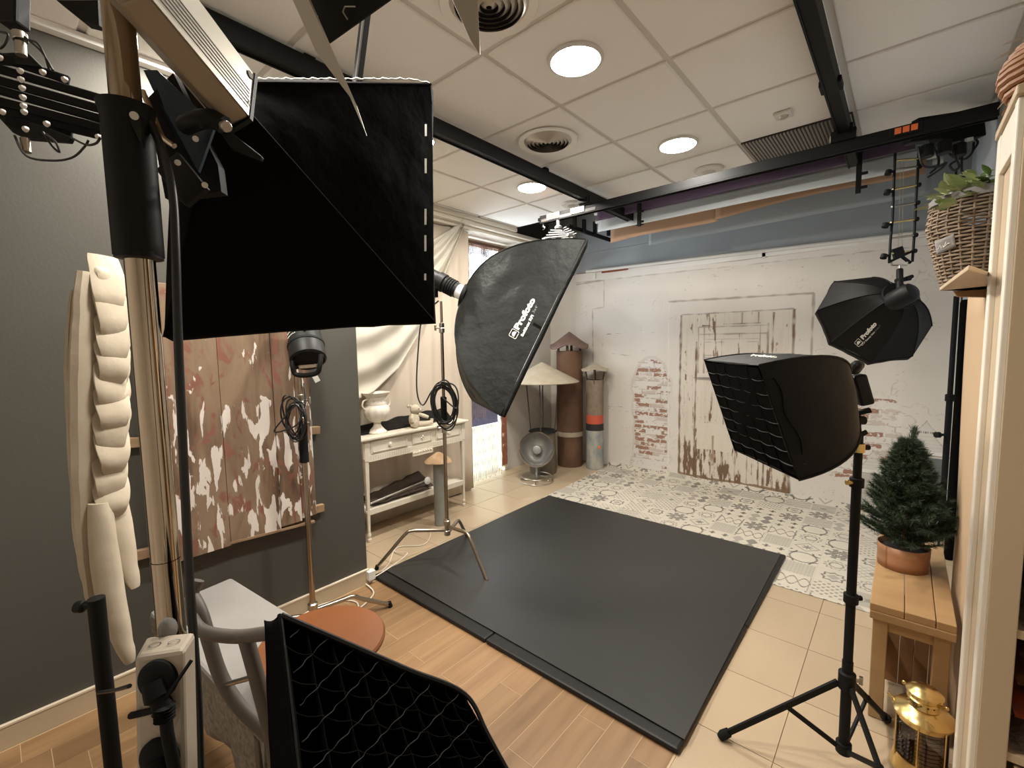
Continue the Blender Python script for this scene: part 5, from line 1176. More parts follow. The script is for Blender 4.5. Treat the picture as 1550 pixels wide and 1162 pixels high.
for i, (a, b) in enumerate(dr):
    D = MB().bx(X1-.014, X1-.004, a, b, ZT-.135, ZT-.035); D.build('drawer', M_shell, t, bev=.002); dd = t.children[-1] if False else [o for o in t.children if o.name.startswith('drawer')][-1]
    for (aa, bb_, cc, de) in [(a+.012, b-.012, ZT-.052, ZT-.047), (a+.012, b-.012, ZT-.125, ZT-.120)]: MB().bx(X1-.004, X1-.001, aa, bb_, cc, de).build('bead', M_shell, dd)
    for aa in (a+.012, b-.017): MB().bx(X1-.004, X1-.001, aa, aa+.005, ZT-.125, ZT-.047).build('bead', M_shell, dd)
    cy = (a+b)/2
    if i != 1: MB().lathe([(.0, .012), (.006, .013), (.010, .008), (.015, .010), (.019, .006), (.019, 0)], (X1-.004, cy, ZT-.085), 22, (1, 0, 0)).build('knob', M_mould, dd, smooth=True)
    else:
        mb = MB(); mb.ell((X1, cy, ZT-.075), (.006, .010, .014), n=10, m=6); mb.ell((X1, cy, ZT-.100), (.005, .007, .012), n=10, m=6); mb.ell((X1, cy-.012, ZT-.086), (.004, .008, .006), n=8, m=5); mb.ell((X1, cy+.012, ZT-.086), (.004, .008, .006), n=8, m=5); mb.build('rosette', M_mould, dd, smooth=True)
mb = MB()
for i in range(44):
    y = Ya+.07+i*(Yb_-Ya-.14)/44
    if .45 < (y-Ya) < .70: continue
    mb.bx(X1-.012, X1-.004, y, y+.010, ZT-.185, ZT-.150)
mb.build('fluted_frieze', M_shell, t, kind='stuff')
MB().bx(X1-.014, X1-.006, Ya+.05, Yb_-.05, ZT-.19, ZT-.145).bx(X1-.016, X1-.004, Ya+.05, Yb_-.05, ZT-.196, ZT-.189).build('apron', M_shell, t)
MB().bx(X1-.016, X1-.002, Ya+.47, Ya+.69, ZT-.235, ZT-.19).build('apron_drop', M_shell, t)
for i in range(8):
    y = Ya+.485+i*.026; MB().ell((X1, y, ZT-.205), (.004, .015, .007), Matrix.Rotation(.6 if i < 4 else -.6, 3, 'X'), n=8, m=5).build('carved_leaf', M_mould, t, smooth=True)
MB().bx(X0t+.01, X1-.02, Ya+.02, Yb_-.02, .235, .255).bx(X1-.03, X1-.015, Ya+.04, Yb_-.04, .215, .262).build('shelf', M_shell, t, bev=.003)
# things on and below it
p = V((-3.27, 2.02, ZT))
ur = thing('garden_urn', 'white footed urn with two handles, left on the console table', 'urn', p)
ub = U(571, 640, x=-3.27); p = V((-3.27, ub.y, ZT)); ur.location = p
prof = [(.075, 0), (.078, .012), (.066, .022), (.040, .05), (.026, .075), (.030, .082), (.026, .09), (.060, .105), (.095, .14), (.107, .18), (.100, .215), (.080, .235), (.083, .25), (.078, .262), (.080, .30), (.108, .328), (.112, .338), (.100, .336), (.070, .30)]
MB().lathe(prof, p, 48, ripple=lambda a, r, h: 1+.03*cos(12*a)*(1 if .10 < h < .22 else 0)).build('body', M_mould, ur, smooth=True)
for s_ in (-1, 1):
    c = V((0, s_, 0)); MB().tube(smoothpts([p+c*.100+V((0, 0, .20)), p+c*.128+V((0, 0, .235)), p+c*.118+V((0, 0, .275)), p+c*.085+V((0, 0, .285))]), .0065, 8).build('handle', M_mould, ur, smooth=True)
mb = MB()
for i in range(16): a = i*pi/8; mb.tube([p+V((.079*cos(a+q*.09*cos(k)), .079*sin(a+q*.09*cos(k)), .28+.012*sin(k))) for q, k in [(1, j*pi/4) for j in range(8)]], .003, 5, closed=True)
mb.build('rosette_band', M_mould, ur, smooth=True)
# teddy bear
bp_ = U(627, 636, z=ZT); bp_ = V((-3.24, U(627, 636, x=-3.24).y, ZT))
tb = thing('plush_bear', 'small cream plush bear sitting on the console table', 'toy', bp_)
cL, cFw = V((0, 1, 0)), V((1, 0, 0))
MB().ell(bp_+V((0, 0, .068)), (.046, .050, .068)).build('torso', M_bear, tb, smooth=True)
MB().ell(bp_+V((.008, .008, .158)), (.042, .050, .042)).ell(bp_+V((.024, .042, .148)), (.022, .026, .020)).build('head', M_bear, tb, smooth=True)
hd = [o for o in tb.children if o.name.startswith('head')][0]
for s_ in (-1, 1): MB().ell(bp_+V((-.02+.022*s_, -.030, .185)), (.012, .014, .014)).build('ear', M_bear, hd, smooth=True)
MB().ell(bp_+V((.047, .016, .163)), (.005, .005, .006), n=8, m=6).build('eye', M_plast, hd, smooth=True)
MB().ell(bp_+V((.030, .066, .150)), (.006, .005, .005), n=8, m=6).build('nose', M_slot, hd, smooth=True)
MB().tube([bp_+V((.02, .03, .115)), bp_+V((.05, .07, .095)), bp_+V((.06, .105, .080))], [.016, .018, .015], 12).build('arm', M_bear, tb, smooth=True)
MB().tube([bp_+V((.02, -.035, .115)), bp_+V((.045, -.055, .085)), bp_+V((.05, -.05, .055))], [.015, .019, .016], 12).build('arm', M_bear, tb, smooth=True)
MB().tube([bp_+V((.02, .03, .028)), bp_+V((.05, .10, .026)), bp_+V((.055, .150, .030)), bp_+V((.055, .152, .060))], [.024, .022, .020, .014], 12).build('leg', M_bear, tb, smooth=True)
MB().tube([bp_+V((.02, -.03, .028)), bp_+V((.060, -.035, .030)), bp_+V((.075, -.035, .05))], [.026, .027, .014], 12).build('leg', M_bear, tb, smooth=True)
MB().ell(bp_+V((.075, -.035, .042)), (.012, .026, .036)).build('foot', M_bear, tb, smooth=True)
# black bag/cloth on the table
def cl(u, v):
    y = 1.87+1.02*u; x = -3.44+.17*v; h_ = .012+.085*(1-v)*(.35+.65*u)+.025*noise.noise(V((u*7, v*3, 2)))
    return V((x, y, ZT+max(.004, h_)))
MB().grid(cl, 30, 8).build('black_cloth', M_fab, solid=.004, smooth=True, label='crumpled black cloth and folded reflector bag lying at the back of the console table', cat='cloth')
def cl2(u, v):
    y = 1.95+.62*u; x = -3.42+.22*v; return V((x, y, .262+.10*u*(1-v)+.02+.02*noise.noise(V((u*8, v*6, 5)))))
MB().grid(cl2, 26, 10).build('folded_backdrop', mat('brown dark fabric', (.055, .038, .026), .85, bump=.5, bs=20), solid=.004, smooth=True, label='dark brown folded fabric on the lower shelf of the console table', cat='fabric')
t = thing('metal_tube', 'thin silver tube with a round end lying on the lower shelf of the table', 'tube', (-3.25, 2.2, .28))
MB().cyl((-3.20, 1.92, .298), (-3.22, 2.50, .345), .008).build('rod', M_steel, t, smooth=True); MB().lathe([(0, 0), (.03, .002), (.034, .012), (.02, .02)], (-3.21, 2.50, .345), 20, (1, 0, .1)).build('round_end', M_ring, t, smooth=True)
# zinc pipe with driftwood cap
bx_, by_ = -3.00, 2.47
t = thing('zinc_chimney', 'grey zinc pipe with a mushroom shaped wooden cap in front of the console table', 'chimney pipe', (bx_, by_, 0))
zc = zat(bx_, by_, 697); 
MB().lathe([(.050, 0), (.050, zc), (.046, zc)], (bx_, by_, .001), 32).build('pipe', M_zinc, t, smooth=True)
MB().lathe([(0, zc+.075), (.02, zc+.072), (.06, zc+.045), (.105, zc+.012), (.118, zc-.004), (.10, zc-.012), (.04, zc+.002)], (bx_, by_, 0), 28, ripple=lambda a, r, h: 1+.07*sin(3*a+1)+.04*sin(7*a), cap=False).build('cap', mat('driftwood', (.50, .34, .20), .85, col2=(.32, .19, .10), ns=14, bump=.4, bs=30), t, smooth=True)
# hanging canvas in the alcove
up = [(703, 333), (672, 352), (640, 372), (600, 395), (560, 415), (520, 430)]; lo = [(705, 336), (668, 432), (640, 495), (604, 556), (566, 592), (520, 615)]
def cv(u, v):
    def cu(L): P = u*(len(L)-1); i = min(int(P), len(L)-2); f = P-i; return L[i][0]*(1-f)+L[i+1][0]*f, L[i][1]*(1-f)+L[i+1][1]*f
    a, b = cu(up), cu(lo); px, py = a[0]*(1-v)+b[0]*v, a[1]*(1-v)+b[1]*v
    return U(px, py, x=-3.40+.035*sin(v*22+u*4)*min(1, u*3)+.02*sin(v*9-u*6)+.10*u*v)
MB().grid(cv, 40, 44).build('hanging_canvas', M_canvas, smooth=True, solid=.002, label='off white canvas draped from the cornice down over the urn', cat='cloth')
MB().tube([U(703, 330, x=-3.33), U(652, 378, x=-3.36)], .002, 5).build('canvas_cord', M_canvas, label='thin taut cord of the draped canvas', cat='cord')
def dr_(u, v): y = 1.5+1.82*u; return V((-3.455+.012*sin(u*38)+.006*sin(u*90+v*3), y, 2.72-2.70*v))
MB().grid(dr_, 120, 10).build('beige_drape', M_cream, smooth=True, solid=.002, label='beige cloth backdrop hanging behind the console table', cat='drape')
# ================================================================== FAR CORNER
def cone(prof, o, n=24, **k): return MB().lathe(prof, o, n, **k)
ax_, ay_ = -3.20, 4.80
zA = zat(ax_, ay_, 531)
t = thing('rusty_chimney', 'tallest rusty iron chimney pipe with a peaked cap, in the far left corner', 'chimney pipe', (ax_, ay_, 0))
MB().lathe([(.158, 0), (.16, .01), (.16, zat(ax_, ay_, 655)), ], (ax_, ay_, .001), 36).build('lower_pipe', M_rust, t, smooth=True)
MB().lathe([(.166, zat(ax_, ay_, 656)-.02), (.168, zat(ax_, ay_, 656)+.02), (.162, zA), (.155, zA)], (ax_, ay_, 0), 36).build('upper_pipe', M_rust, t, smooth=True)
MB().lathe([(.169, zat(ax_, ay_, 658)), (.172, zat(ax_, ay_, 655)+.01), (.169, zat(ax_, ay_, 651))], (ax_, ay_, 0), 36, ripple=lambda a, r, h: 1+.01*sin(9*a), cap=False).build('plaster_joint', M_tan, t, smooth=True)
for k in range(4): an = k*pi/2+.4; MB().bar((ax_+.14*cos(an), ay_+.14*sin(an), zA-.03), (ax_+.14*cos(an), ay_+.14*sin(an), zA+.07), .012, .03, up=(1, 0, 0)).build('strut', M_rust, t)
def tincone(R_, z0, z1, o, curl):
    def f(u, v):
        a = 2*pi*v; r = R_*u*(1+.07*cos(4*a+.9)*u); return V((o[0]+r*cos(a), o[1]+r*sin(a), z1+(z0-z1)*u**1.05+curl*u**4*cos(4*a+.9+pi)))
    return MB().grid(f, 10, 48)
def roofpts(hw, z0, z1, o, curl=.03):
    x, y = o; mb = MB(); c = [V((x+sx_*hw, y+sy_*hw, z0)) for sx_, sy_ in ((-1, -1), (1, -1), (1, 1), (-1, 1))]; ap = V((x, y, z1))
    R_ = Matrix.Rotation(.715, 3, 'Z')
    c = [V((x, y, 0))+R_@(q-V((x, y, 0))) for q in c]; ap2 = ap
    for i in range(4):
        a, b = c[i], c[(i+1) % 4]
        mb.grid(lambda u, v: ap2.lerp(a.lerp(b, v), u)+V((0, 0, -curl*(u**3)*abs(2*v-1)**2+.012*sin(pi*v)*u)), 8, 8)
    return mb
tincone(.255, zA+.050, zat(ax_, ay_, 502), (ax_, ay_), .03).build('cap', M_rustcap, t, smooth=True, solid=.005)
bx2, by2 = -2.87, 4.86; zB = zat(bx2, by2, 575)
t = thing('painted_chimney', 'narrow chimney pipe painted red, black and worn blue with a small tin roof', 'chimney pipe', (bx2, by2, 0))
zs_ = [0, zat(bx2, by2, 650), zat(bx2, by2, 640), zat(bx2, by2, 627), zB]
mts = [mat('flaking blue paint', (.22, .26, .27), .7, col2=(.42, .39, .32), ns=14, nmix=.3, st=(1, 1, .5), bump=.3), mat('tar band', (.02, .017, .015), .7), mat('red band', (.50, .085, .04), .55), mat('dirty pipe', (.26, .21, .155), .7, col2=(.15, .09, .055), ns=10, bump=.2)]
for i in range(4): MB().lathe([(.106+.003*(i == 1), zs_[i]), (.106+.003*(i == 1), zs_[i+1])], (bx2, by2, .001), 32).build('pipe_section', mts[i], t, smooth=True, label=['flaking blue white lower pipe', 'black tar band', 'red band', 'brownish upper pipe'][i])
MB().lathe([(.103, zs_[1]-.0), (.112, zs_[1]+.005), (.103, zs_[1]+.02)], (bx2, by2, 0), 24, ripple=lambda a, r, h: 1+.02*sin(5*a)).build('tar_drip', mts[1], t, smooth=True)
pp = U(907, 677, y=by2-.107); MB().lathe([(0, .01), (.013, .008), (.020, 0)], (pp.x, by2-.105, pp.z), 16, (0, -1, 0)).build('rusty_plug', M_blkhot, t, smooth=True)
for k in range(3): an = k*2.09-1.1; MB().bar((bx2+.10*cos(an), by2+.10*sin(an), zB-.05), (bx2+.14*cos(an), by2+.14*sin(an), zB+.13), .01, .012, up=(1, 0, 0)).build('strut', M_rust, t)
MB().bar((bx2, by2, zB-.02), (bx2, by2, zB+.14), .02, .02, up=(1, 0, 0)).bar((bx2-.08, by2, zB), (bx2+.08, by2, zB), .02, .015).build('centre_post', M_black, t)
tincone(.175, zB+.125, zB+.205, (bx2, by2), .012).build('cap', M_tan, t, smooth=True, solid=.004)
# cone roofed brazier
cx_, cy_ = -3.27, 4.32
t = thing('cone_roof_stove', 'stove with a wide worn tin cone roof on thin legs, behind the round lamp', 'stove', (cx_, cy_, 0))
z0c, z1c = zat(cx_, cy_, 577), zat(cx_, cy_, 548)
MB().lathe([(.0, z1c), (.02, z1c-.005), (.44, z0c), (.435, z0c-.008), (.02, z1c-.018)], (cx_, cy_, 0), 44, cap=False).build('cone_roof', M_tan, t, smooth=True)
zb_ = zat(cx_, cy_, 652)
for an in (.3, 2.2, 3.6, 5.2): MB().cyl((cx_+.15*cos(an), cy_+.15*sin(an), zb_), (cx_+.20*cos(an), cy_+.20*sin(an), z0c+.03), .007).build('thin_leg', M_slot, t, smooth=True)
MB().lathe([(.16, 0), (.165, .05), (.15, zb_-.02), (.17, zb_), (.155, zb_)], (cx_, cy_, .001), 30).build('drum', mat('olive drum', (.09, .08, .055), .6, col2=(.15, .12, .08), ns=9), t, smooth=True)
MB().lathe([(.16, zb_-.005), (.175, zb_), (.16, zb_+.012)], (cx_, cy_, 0), 30).build('drum_rim', M_plast, t, smooth=True)
# round reflector lamp on a wire base
lx, ly = -3.10, 3.97
t = thing('bowl_heater', 'round spun metal bowl lamp on a wire base, in front of the stove', 'lamp', (lx, ly, 0))
dv = (V((0, 0, 1.2))-V((lx, ly, .42))).normalized(); dv = (dv+V((-.12, 0, .10))).normalized()
rb = .195; bc = V((lx, ly, zat(lx, ly, 680)))
MB().lathe([(.04, -.160), (.10, -.145), (.165, -.08), (rb, 0), (rb+.004, .004), (rb-.004, .004), (.158, -.075), (.095, -.135), (0, -.150)], bc, 44, tuple(dv)).build('bowl', M_alu, t, smooth=True)
MB().lathe([(rb-.003, -.002), (rb+.006, 0), (rb+.006, .008), (rb-.003, .008)], bc, 44, tuple(dv), cap=False).build('rim', M_chrome, t, smooth=True)
MB().lathe([(.050, -.145), (.055, -.09), (.045, -.055), (0, -.05)], bc, 28, tuple(dv)).build('heating_cone', M_alu, t, smooth=True)
for s_ in (-1, 1): q = V((-dv.y, dv.x, 0)).normalized()*s_; MB().tube(smoothpts([bc+q*rb*.98, bc+q*.12-V((0, 0, .12)), V((lx, ly, bc.z-.19))]), .006, 8).build('fork', M_steel, t, smooth=True)
MB().cyl((lx, ly, .06), (lx, ly, bc.z-.17), .013).build('stem', M_zinc, t, smooth=True)
for zz, rr_ in ((.012, .185), (.062, .17), (.04, .10)): MB().tube([V((lx+rr_*cos(i*pi/16), ly+rr_*sin(i*pi/16), zz)) for i in range(32)], .0048, 6, closed=True).build('base_ring', M_steel, t, smooth=True)
for k in range(4): an = k*pi/2+.5; MB().bar((lx, ly, .06), (lx+.175*cos(an), ly+.175*sin(an), .05), .03, .004, up=(0, 0, 1)).build('cross_strap', M_steel, t); MB().ell((lx+.13*cos(an), ly+.13*sin(an), .012), (.014, .014, .010), n=10, m=6).build('foot', M_steel, t, smooth=True)
# ================================================================== RIGHT SIDE
# black stand tube by the right wall
p = V((.268, 4.62, 0))
t = thing('backdrop_stand', 'black upright stand between the printed backdrop and the tan board', 'stand', (p.x, p.y, 0))
MB().cyl((p.x, p.y, .02), (p.x, p.y, 1.1), .019).build('lower_tube', M_black, t, smooth=True); MB().cyl((p.x, p.y, 1.1), (p.x, p.y, zat(p.x, p.y, 448)), .016).build('upper_tube', M_black, t, smooth=True)
MB().cyl((p.x, p.y, .83), V((p.x, p.y, .83))-CR*.075, .010).cyl(V((p.x, p.y, .83))-CR*.06, V((p.x, p.y, .83))-CR*.085, .022).build('knob', M_plast, t, smooth=True)
MB().lathe([(.02, 0), (.027, .003), (.027, .05), (.02, .054)], (p.x, p.y, 1.08), 18).build('collar', M_black, t, smooth=True)
for k in range(3): an = k*2.09+.4; MB().bar((p.x, p.y, .25), (p.x-.02+.05*cos(an), p.y+.30*sin(an), .012), .012, .02).build('leg', M_black, t)
p2_ = V((.296, 4.30, 0))
t = thing('rolled_cloth', 'black rolled cloth standing upright against the right wall beside the black stand', 'roll', p2_)
MB().lathe([(.024, 0), (.027, .3), (.025, 1.2), (.028, 1.78), (.02, 1.80)], (p2_.x, p2_.y, .001), 18).build('roll', M_fab3, t, smooth=True)
# wooden bench
bx0, bx1, by0, by1, bz = -.062, .192, 2.255, 3.12, .49
t = thing('wooden_bench', 'pale rustic wooden bench at the right, with the fir tree standing on it', 'bench', (.12, 2.7, 0))
ys_ = [by0, 2.50, 2.83, by1]
xs_ = [bx0, .045, .135, bx1]
for i in range(3): MB().bx(xs_[i]+.001, xs_[i+1]-.001, by0, by1-.0, bz-.030, bz+.001*(i % 2)).build('plank', M_pine, t, bev=.003)
MB().bx(bx0+.002, bx1, by0-.004, by0+.02, bz-.062, bz-.030).build('front_rail', M_pine, t, bev=.003)
for x in (bx0+.012, bx1-.06):
    for y in (by0+.01, by1-.07): MB().bx(x, x+.048, y, y+.055, .002, bz-.03).build('leg', M_pine, t, bev=.003)
MB().bx(bx0+.05, bx1-.01, by0+.02, by0+.04, bz-.11, bz-.06).build('apron', M_pine, t, bev=.002)
for i in range(4): a = bx0+.055+i*.048; MB().bx(a, a+.046, by0+.28, by0+.295, .02, bz-.06).build('back_board', mat('brown board', (.30, .16, .070), .65, col2=(.20, .10, .042), ns=6, st=(1, 1, .4), rand=.1), t, bev=.002)
MB().bx(bx0+.02, bx0+.035, by0+.06, by1-.07, .12, .30).build('side_rail', M_pine, t)
# fir tree in a veneer pot
tx, ty = .036, 2.72
t = thing('fir_tree', 'small artificial fir tree in a round wooden pot on the bench', 'tree', (tx, ty, bz))
pr_ = .088
def spt(u, v): an = u*2*pi*1.04; r = pr_*(1.0+.06*v)+.002*u; return V((tx+r*cos(an+3.8), ty+r*sin(an+3.8), bz+.002+.105*v))
MB().grid(spt, 40, 3).build('pot', M_pot, t, smooth=True, solid=.004)
MB().lathe([(0, 0), (pr_*.98, 0), (pr_*.98, .085), (0, .088)], (tx, ty, bz+.002), 28).build('earth', M_slot, t)
zt_ = zat(tx, ty, 645); MB().cyl((tx, ty, bz+.08), (tx+.015, ty, zt_-.05), .010, .004).build('trunk', M_raw, t, smooth=True)
vs, fs = [], []
Hh_ = zt_-bz-.10
def needle(p, d, l, w_):
    s_ = d.cross(V((random.uniform(-1, 1), random.uniform(-1, 1), random.uniform(-1, 1)))).normalized()*w_; b = len(vs); vs.extend([p-s_, p+s_, p+d*l]); fs.append((b, b+1, b+2))
brs = MB()
for k in range(330):
    h = (k/330)**.9; z = bz+.10+Hh_*h*.86; R = .178*(1-h)**.80*(1+.24*random.uniform(-1, 1))+.018; 
    if h < .06: R *= .8
    an = k*2.39996+random.uniform(-.3, .3); out = V((cos(an), sin(an), random.uniform(.15, .55))); out.normalize()
    p0 = V((tx, ty, z)); n_ = int(16+R*150); pts = []
    for i in range(n_):
        s_ = i/n_; q = p0+out*(R*s_)+V((0, 0, -.02*s_*s_+.04*s_**3)); pts.append(q)
        if s_ < .12: continue
        for _ in range(9):
            nd = (out*.75+V((random.uniform(-1, 1), random.uniform(-1, 1), random.uniform(-.7, 1)))*.75).normalized(); needle(q, nd, random.uniform(.018, .036), .0012)
for i in range(900): q = V((tx+.012+random.gauss(0, .006), ty+random.gauss(0, .006), zt_-.01-random.uniform(0, .17))); needle(q, V((random.uniform(-1, 1)*.5, random.uniform(-1, 1)*.5, .8)).normalized(), .025, .0012)
me_ = MB(); me_.v = [tuple(q) for q in vs]; me_.f = fs; me_.m = [0]*len(fs)
L0 = V(t.location); me = bpy.data.meshes.new('foliage'); me.from_pydata([(a[0]-L0.x, a[1]-L0.y, a[2]-L0.z) for a in me_.v], [], fs); me.materials.append(M_needle)
o = bpy.data.objects.new('foliage', me); COL.objects.link(o); o.parent = t; o['kind'] = 'stuff'
# brass ship lantern
gx, gy = U(1398, 1075, y=2.07).x, 2.07
t = thing('brass_lantern', 'polished brass ship lantern with grooved glass in front of the bench', 'lantern', (gx, gy, 0))
k_ = .072/.072
MB().lathe([(.085, .001), (.092, .010), (.088, .030), (.080, .055), (.078, .060)], (gx, gy, 0), 36).build('base', M_brass, t, smooth=True)
gp = [(.070, .060)]
for i in range(9): z = .064+i*.0135; gp += [(.072, z), (.076, z+.005), (.070, z+.011)]
MB().lathe(gp, (gx, gy, 0), 36, cap=False).build('glass', M_smoke, t, smooth=True)
MB().lathe([(.02, .06), (.02, .10), (.012, .12), (.010, .16)], (gx, gy, 0), 16).build('burner', M_brass, t, smooth=True)
MB().lathe([(.074, .185), (.078, .187), (.078, .205), (.092, .206), (.094, .214), (.080, .228), (.048, .240), (.044, .242)], (gx, gy, 0), 40).build('shoulder', M_brass, t, smooth=True)
MB().lathe([(.044, .240), (.050, .243), (.044, .252), (.044, .260), (.052, .263), (.052, .266), (.046, .270), (.046, .280), (.056, .284), (.056, .288), (.040, .300), (.016, .307), (0, .308)], (gx, gy, 0), 40).build('chimney_cap', M_brass, t, smooth=True)
for i in range(14): an = i*2*pi/14; MB().lathe([(0, .0012), (.0025, .001), (.003, 0)], (gx+.0445*cos(an), gy+.0445*sin(an), .256), 8, (cos(an), sin(an), 0)).build('vent_hole', M_slot, t)
for i in range(6):
    an = i*pi/3+.35; MB().cyl((gx+.082*cos(an), gy+.082*sin(an), .03), (gx+.082*cos(an), gy+.082*sin(an), .205), .0028, n=8).build('guard_rod', M_brass, t, smooth=True)
for an in (2.6, -.55): MB().cyl((gx+.045*cos(an), gy+.045*sin(an), .27), (gx+.068*cos(an), gy+.068*sin(an), .276), .005).ell((gx+.070*cos(an), gy+.070*sin(an), .277), (.007, .007, .007), n=10, m=6).build('thumb_screw', M_brass, t, smooth=True)
MB().cyl((gx-.085, gy+.02, .212), (gx-.108, gy+.03, .222), .005).build('lug', M_brass, t, smooth=True)
tcv = V((-gx, -gy, 0)).normalized(); sdv = V((-tcv.y, tcv.x, 0))
MB().prism([V((gx, gy, .221))+tcv*(.075+.004*cos(j*.6))+sdv*(.032*cos(j*pi/8))+V((0, 0, 1))*(.008*sin(j*pi/8)) for j in range(16)], (tcv+V((0, 0, .8)))*.002).build('maker_plate', M_nickel, t)
t.scale = (.92, .92, 1.07)
# tan board behind the bench and basket board
t = thing('tan_board', 'tall tan board leaning behind the bench beside the cream bookcase', 'board', (.22, 2.3, 0))
MB().grid(lambda u, v: V((.203+.008*sin(u*3)+.006*sin(v*5), 1.84+(.925+.01*(1-v)+.03*(1-v)**6)*u, .002+(1.735-.0*u)*v)), 24, 16).build('board', mat('tan paper', (.50, .35, .215), .75, col2=(.46, .32, .195), ns=2), t, smooth=True, solid=.006)
shz = 1.715
t = thing('wall_shelf', 'tan wall shelf with curved bracket holding the wicker basket', 'shelf', (.24, 2.2, shz))
MB().prism([U(1422, 440, z=shz), U(1500, 440, z=shz), V((.325, 2.05, shz)), V((.325, 2.42, shz)), U(1466, 408, z=shz)], V((0, 0, .012))).build('shelf_board', M_cab, t, bev=.002)
MB().prism([V((.12, 2.22, shz-.002)), V((.32, 2.22, shz-.002)), V((.32, 2.22, shz-.09)), V((.24, 2.22, shz-.075)), V((.20, 2.22, shz-.03)), V((.13, 2.22, shz-.022))], V((0, .02, 0))).build('bracket', mat('brown bracket', (.33, .19, .09), .6), t, bev=.002)
# wicker basket
kx, ky = .172, 2.18; kz = shz+.012
t = thing('wicker_basket', 'grey wicker basket lined with cloth and holding green leaves, upper right', 'basket', (kx, ky, kz))
hB = zat(kx, ky, 296)-kz
def br(h): return .085+.045*min(1, h*1.5)-.010*max(0, h-.66)*2
n_r = 26
for i in range(n_r):
    h = (i+.5)/n_r; pts = []
    for j in range(48): an = 2*pi*j/48; pts.append(V((kx+(br(h)+.0035*(1 if (j//2+i) % 2 else -1))*cos(an), ky+(br(h)+.0035*(1 if (j//2+i) % 2 else -1))*sin(an), kz+hB*h)))
    MB().tube(pts, .0042, 5, closed=True).build('woven_row', M_wicker, t, smooth=True)
mb = MB()
for j in range(24): an = 2*pi*j/24+.06; mb.tube([V((kx+br(h/6)*cos(an), ky+br(h/6)*sin(an), kz+hB*h/6)) for h in range(7)], .0035, 5)
mb.build('stakes', M_wicker, t, smooth=True)
MB().lathe([(.0, 0), (.085, 0), (.12, hB*.6)], (kx, ky, kz+.002), 24, cap=False).build('inner_shell', M_slot, t)
MB().lathe([(br(1)-.008, hB*.94), (br(1)+.008, hB*.93), (br(1)+.008, hB*1.0), (br(1)-.002, hB*1.03), (br(1)-.010, hB*.97)], (kx, ky, kz), 36, ripple=lambda a, r, h: 1+.01*sin(11*a)).build('cloth_lining', M_cloth, t, smooth=True, label='grey cloth lining')
def bk(x, y): 
    d = ray(x, y).normalized(); o_ = CAM; cx2 = V((kx, ky, 0)); best = None
    for s_ in range(200):
        q = o_+d*(1.9+s_*.004); h = (q.z-kz)/hB
        if math.hypot(q.x-kx, q.y-ky) < br(max(0, min(1, h)))+.008: return q
    return o_+d*2.2
MB().grid(lambda u, v: bk(1415+29*u+3*v, 366-13*u+20*v), 8, 4).build('cloth_label', M_cloth, t, solid=.002, smooth=True)
pts = [(1417, 378), (1421, 376), (1423, 371), (1425, 376), (1427, 370), (1429, 374), (1432, 366), (1430, 373), (1434, 369), (1437, 368)]
MB().tube(smoothpts([bk(x, y)-ray(x, y).normalized()*.003 for x, y in pts], 3), .0012, 5).build('script_lettering', M_white, t)
def leafm(p, d, l, w_, m, nm='leaf', par=None):
    d = d.normalized(); s_ = d.cross(V((0, 0, 1))+V((random.uniform(-.3, .3), random.uniform(-.3, .3), 0))).normalized(); n_ = s_.cross(d)
    return MB().grid(lambda u, v: p+d*(l*u)+s_*((v-.5)*w_*(sin(pi*min(1, u*.92+.06))**.8))+n_*(-.25*l*u*u+.10*w_*abs(v-.5)*2), 6, 4).build(nm, m, par, smooth=True)
for i in range(34):
    an = random.uniform(0, 2*pi); rr_ = random.uniform(.03, .12); p = V((kx+rr_*cos(an), ky+rr_*sin(an), kz+hB*random.uniform(.93, 1.05)))
    leafm(p, V((cos(an)*.8, sin(an)*.8, random.uniform(.2, .9))), random.uniform(.05, .085), random.uniform(.03, .045), M_leaf if an > 1.2 else M_leafd, 'leaf', t)
for i in range(60):
    u_ = random.random(); px = 1416+88*u_; py = 306-40*u_+random.uniform(-22, 10); dd_ = random.uniform(1.40, 1.56)
    leafm(T(px+8, py+6, dd_), -CR*random.uniform(.1, 1)+CU*random.uniform(-.3, .9)+CF*random.uniform(-.4, .2), random.uniform(.035, .06), random.uniform(.020, .034), M_leaf if px < 1488 else M_leafd, 'leaf', t)
for q in [(1485, 286), (1497, 284)]: p = T(*q, 1.45); leafm(p, V((.8, -.3, .15)), .05, .03, M_kraft, 'dry_leaf', t)
# cream bookcase at the right edge
t = thing('bookcase', 'tall cream bookcase with white corner moulding at the right edge', 'bookcase', (.6, 1.65, 0))
Xa, Xb, Yf, Yk, ZH = .163, 1.02, 1.50, 1.80, 2.07
RZ = Matrix.Rotation(radians(-3), 3, 'Z')
MB().bx(Xa+.012, Xa+.05, Yf+.02, Yk, .001, ZH).build('side_panel', M_cab, t)
MB().bx(Xa+.012, Xa+.062, Yf, Yf+.022, .001, ZH).build('front_stile', M_cab, t, bev=.002)
MB().bx(Xb-.04, Xb, Yf, Yk, .001, ZH).build('side_panel', M_cab, t)
MB().bx(Xa+.05, Xb-.04, Yk-.012, Yk, .001, ZH).build('back_panel', M_cab, t)
MB().bx(Xa-.005, Xb, Yf-.01, Yk, ZH, ZH+.022).build('top', M_cab, t, bev=.003)
for a, b, o_ in ((Yf+.005, Yf+.045, .0), (Yf+.045, Yf+.065, .006), (Yk-.05, Yk, .0)): MB().bx(Xa+o_, Xa+.014, a, b, .001, ZH).build('moulding', M_mould, t, bev=.003)
MB().bx(Xa+.002, Xa+.014, Yf+.06, Yk-.04, ZH-.10, ZH).build('moulding', M_mould, t, bev=.003)
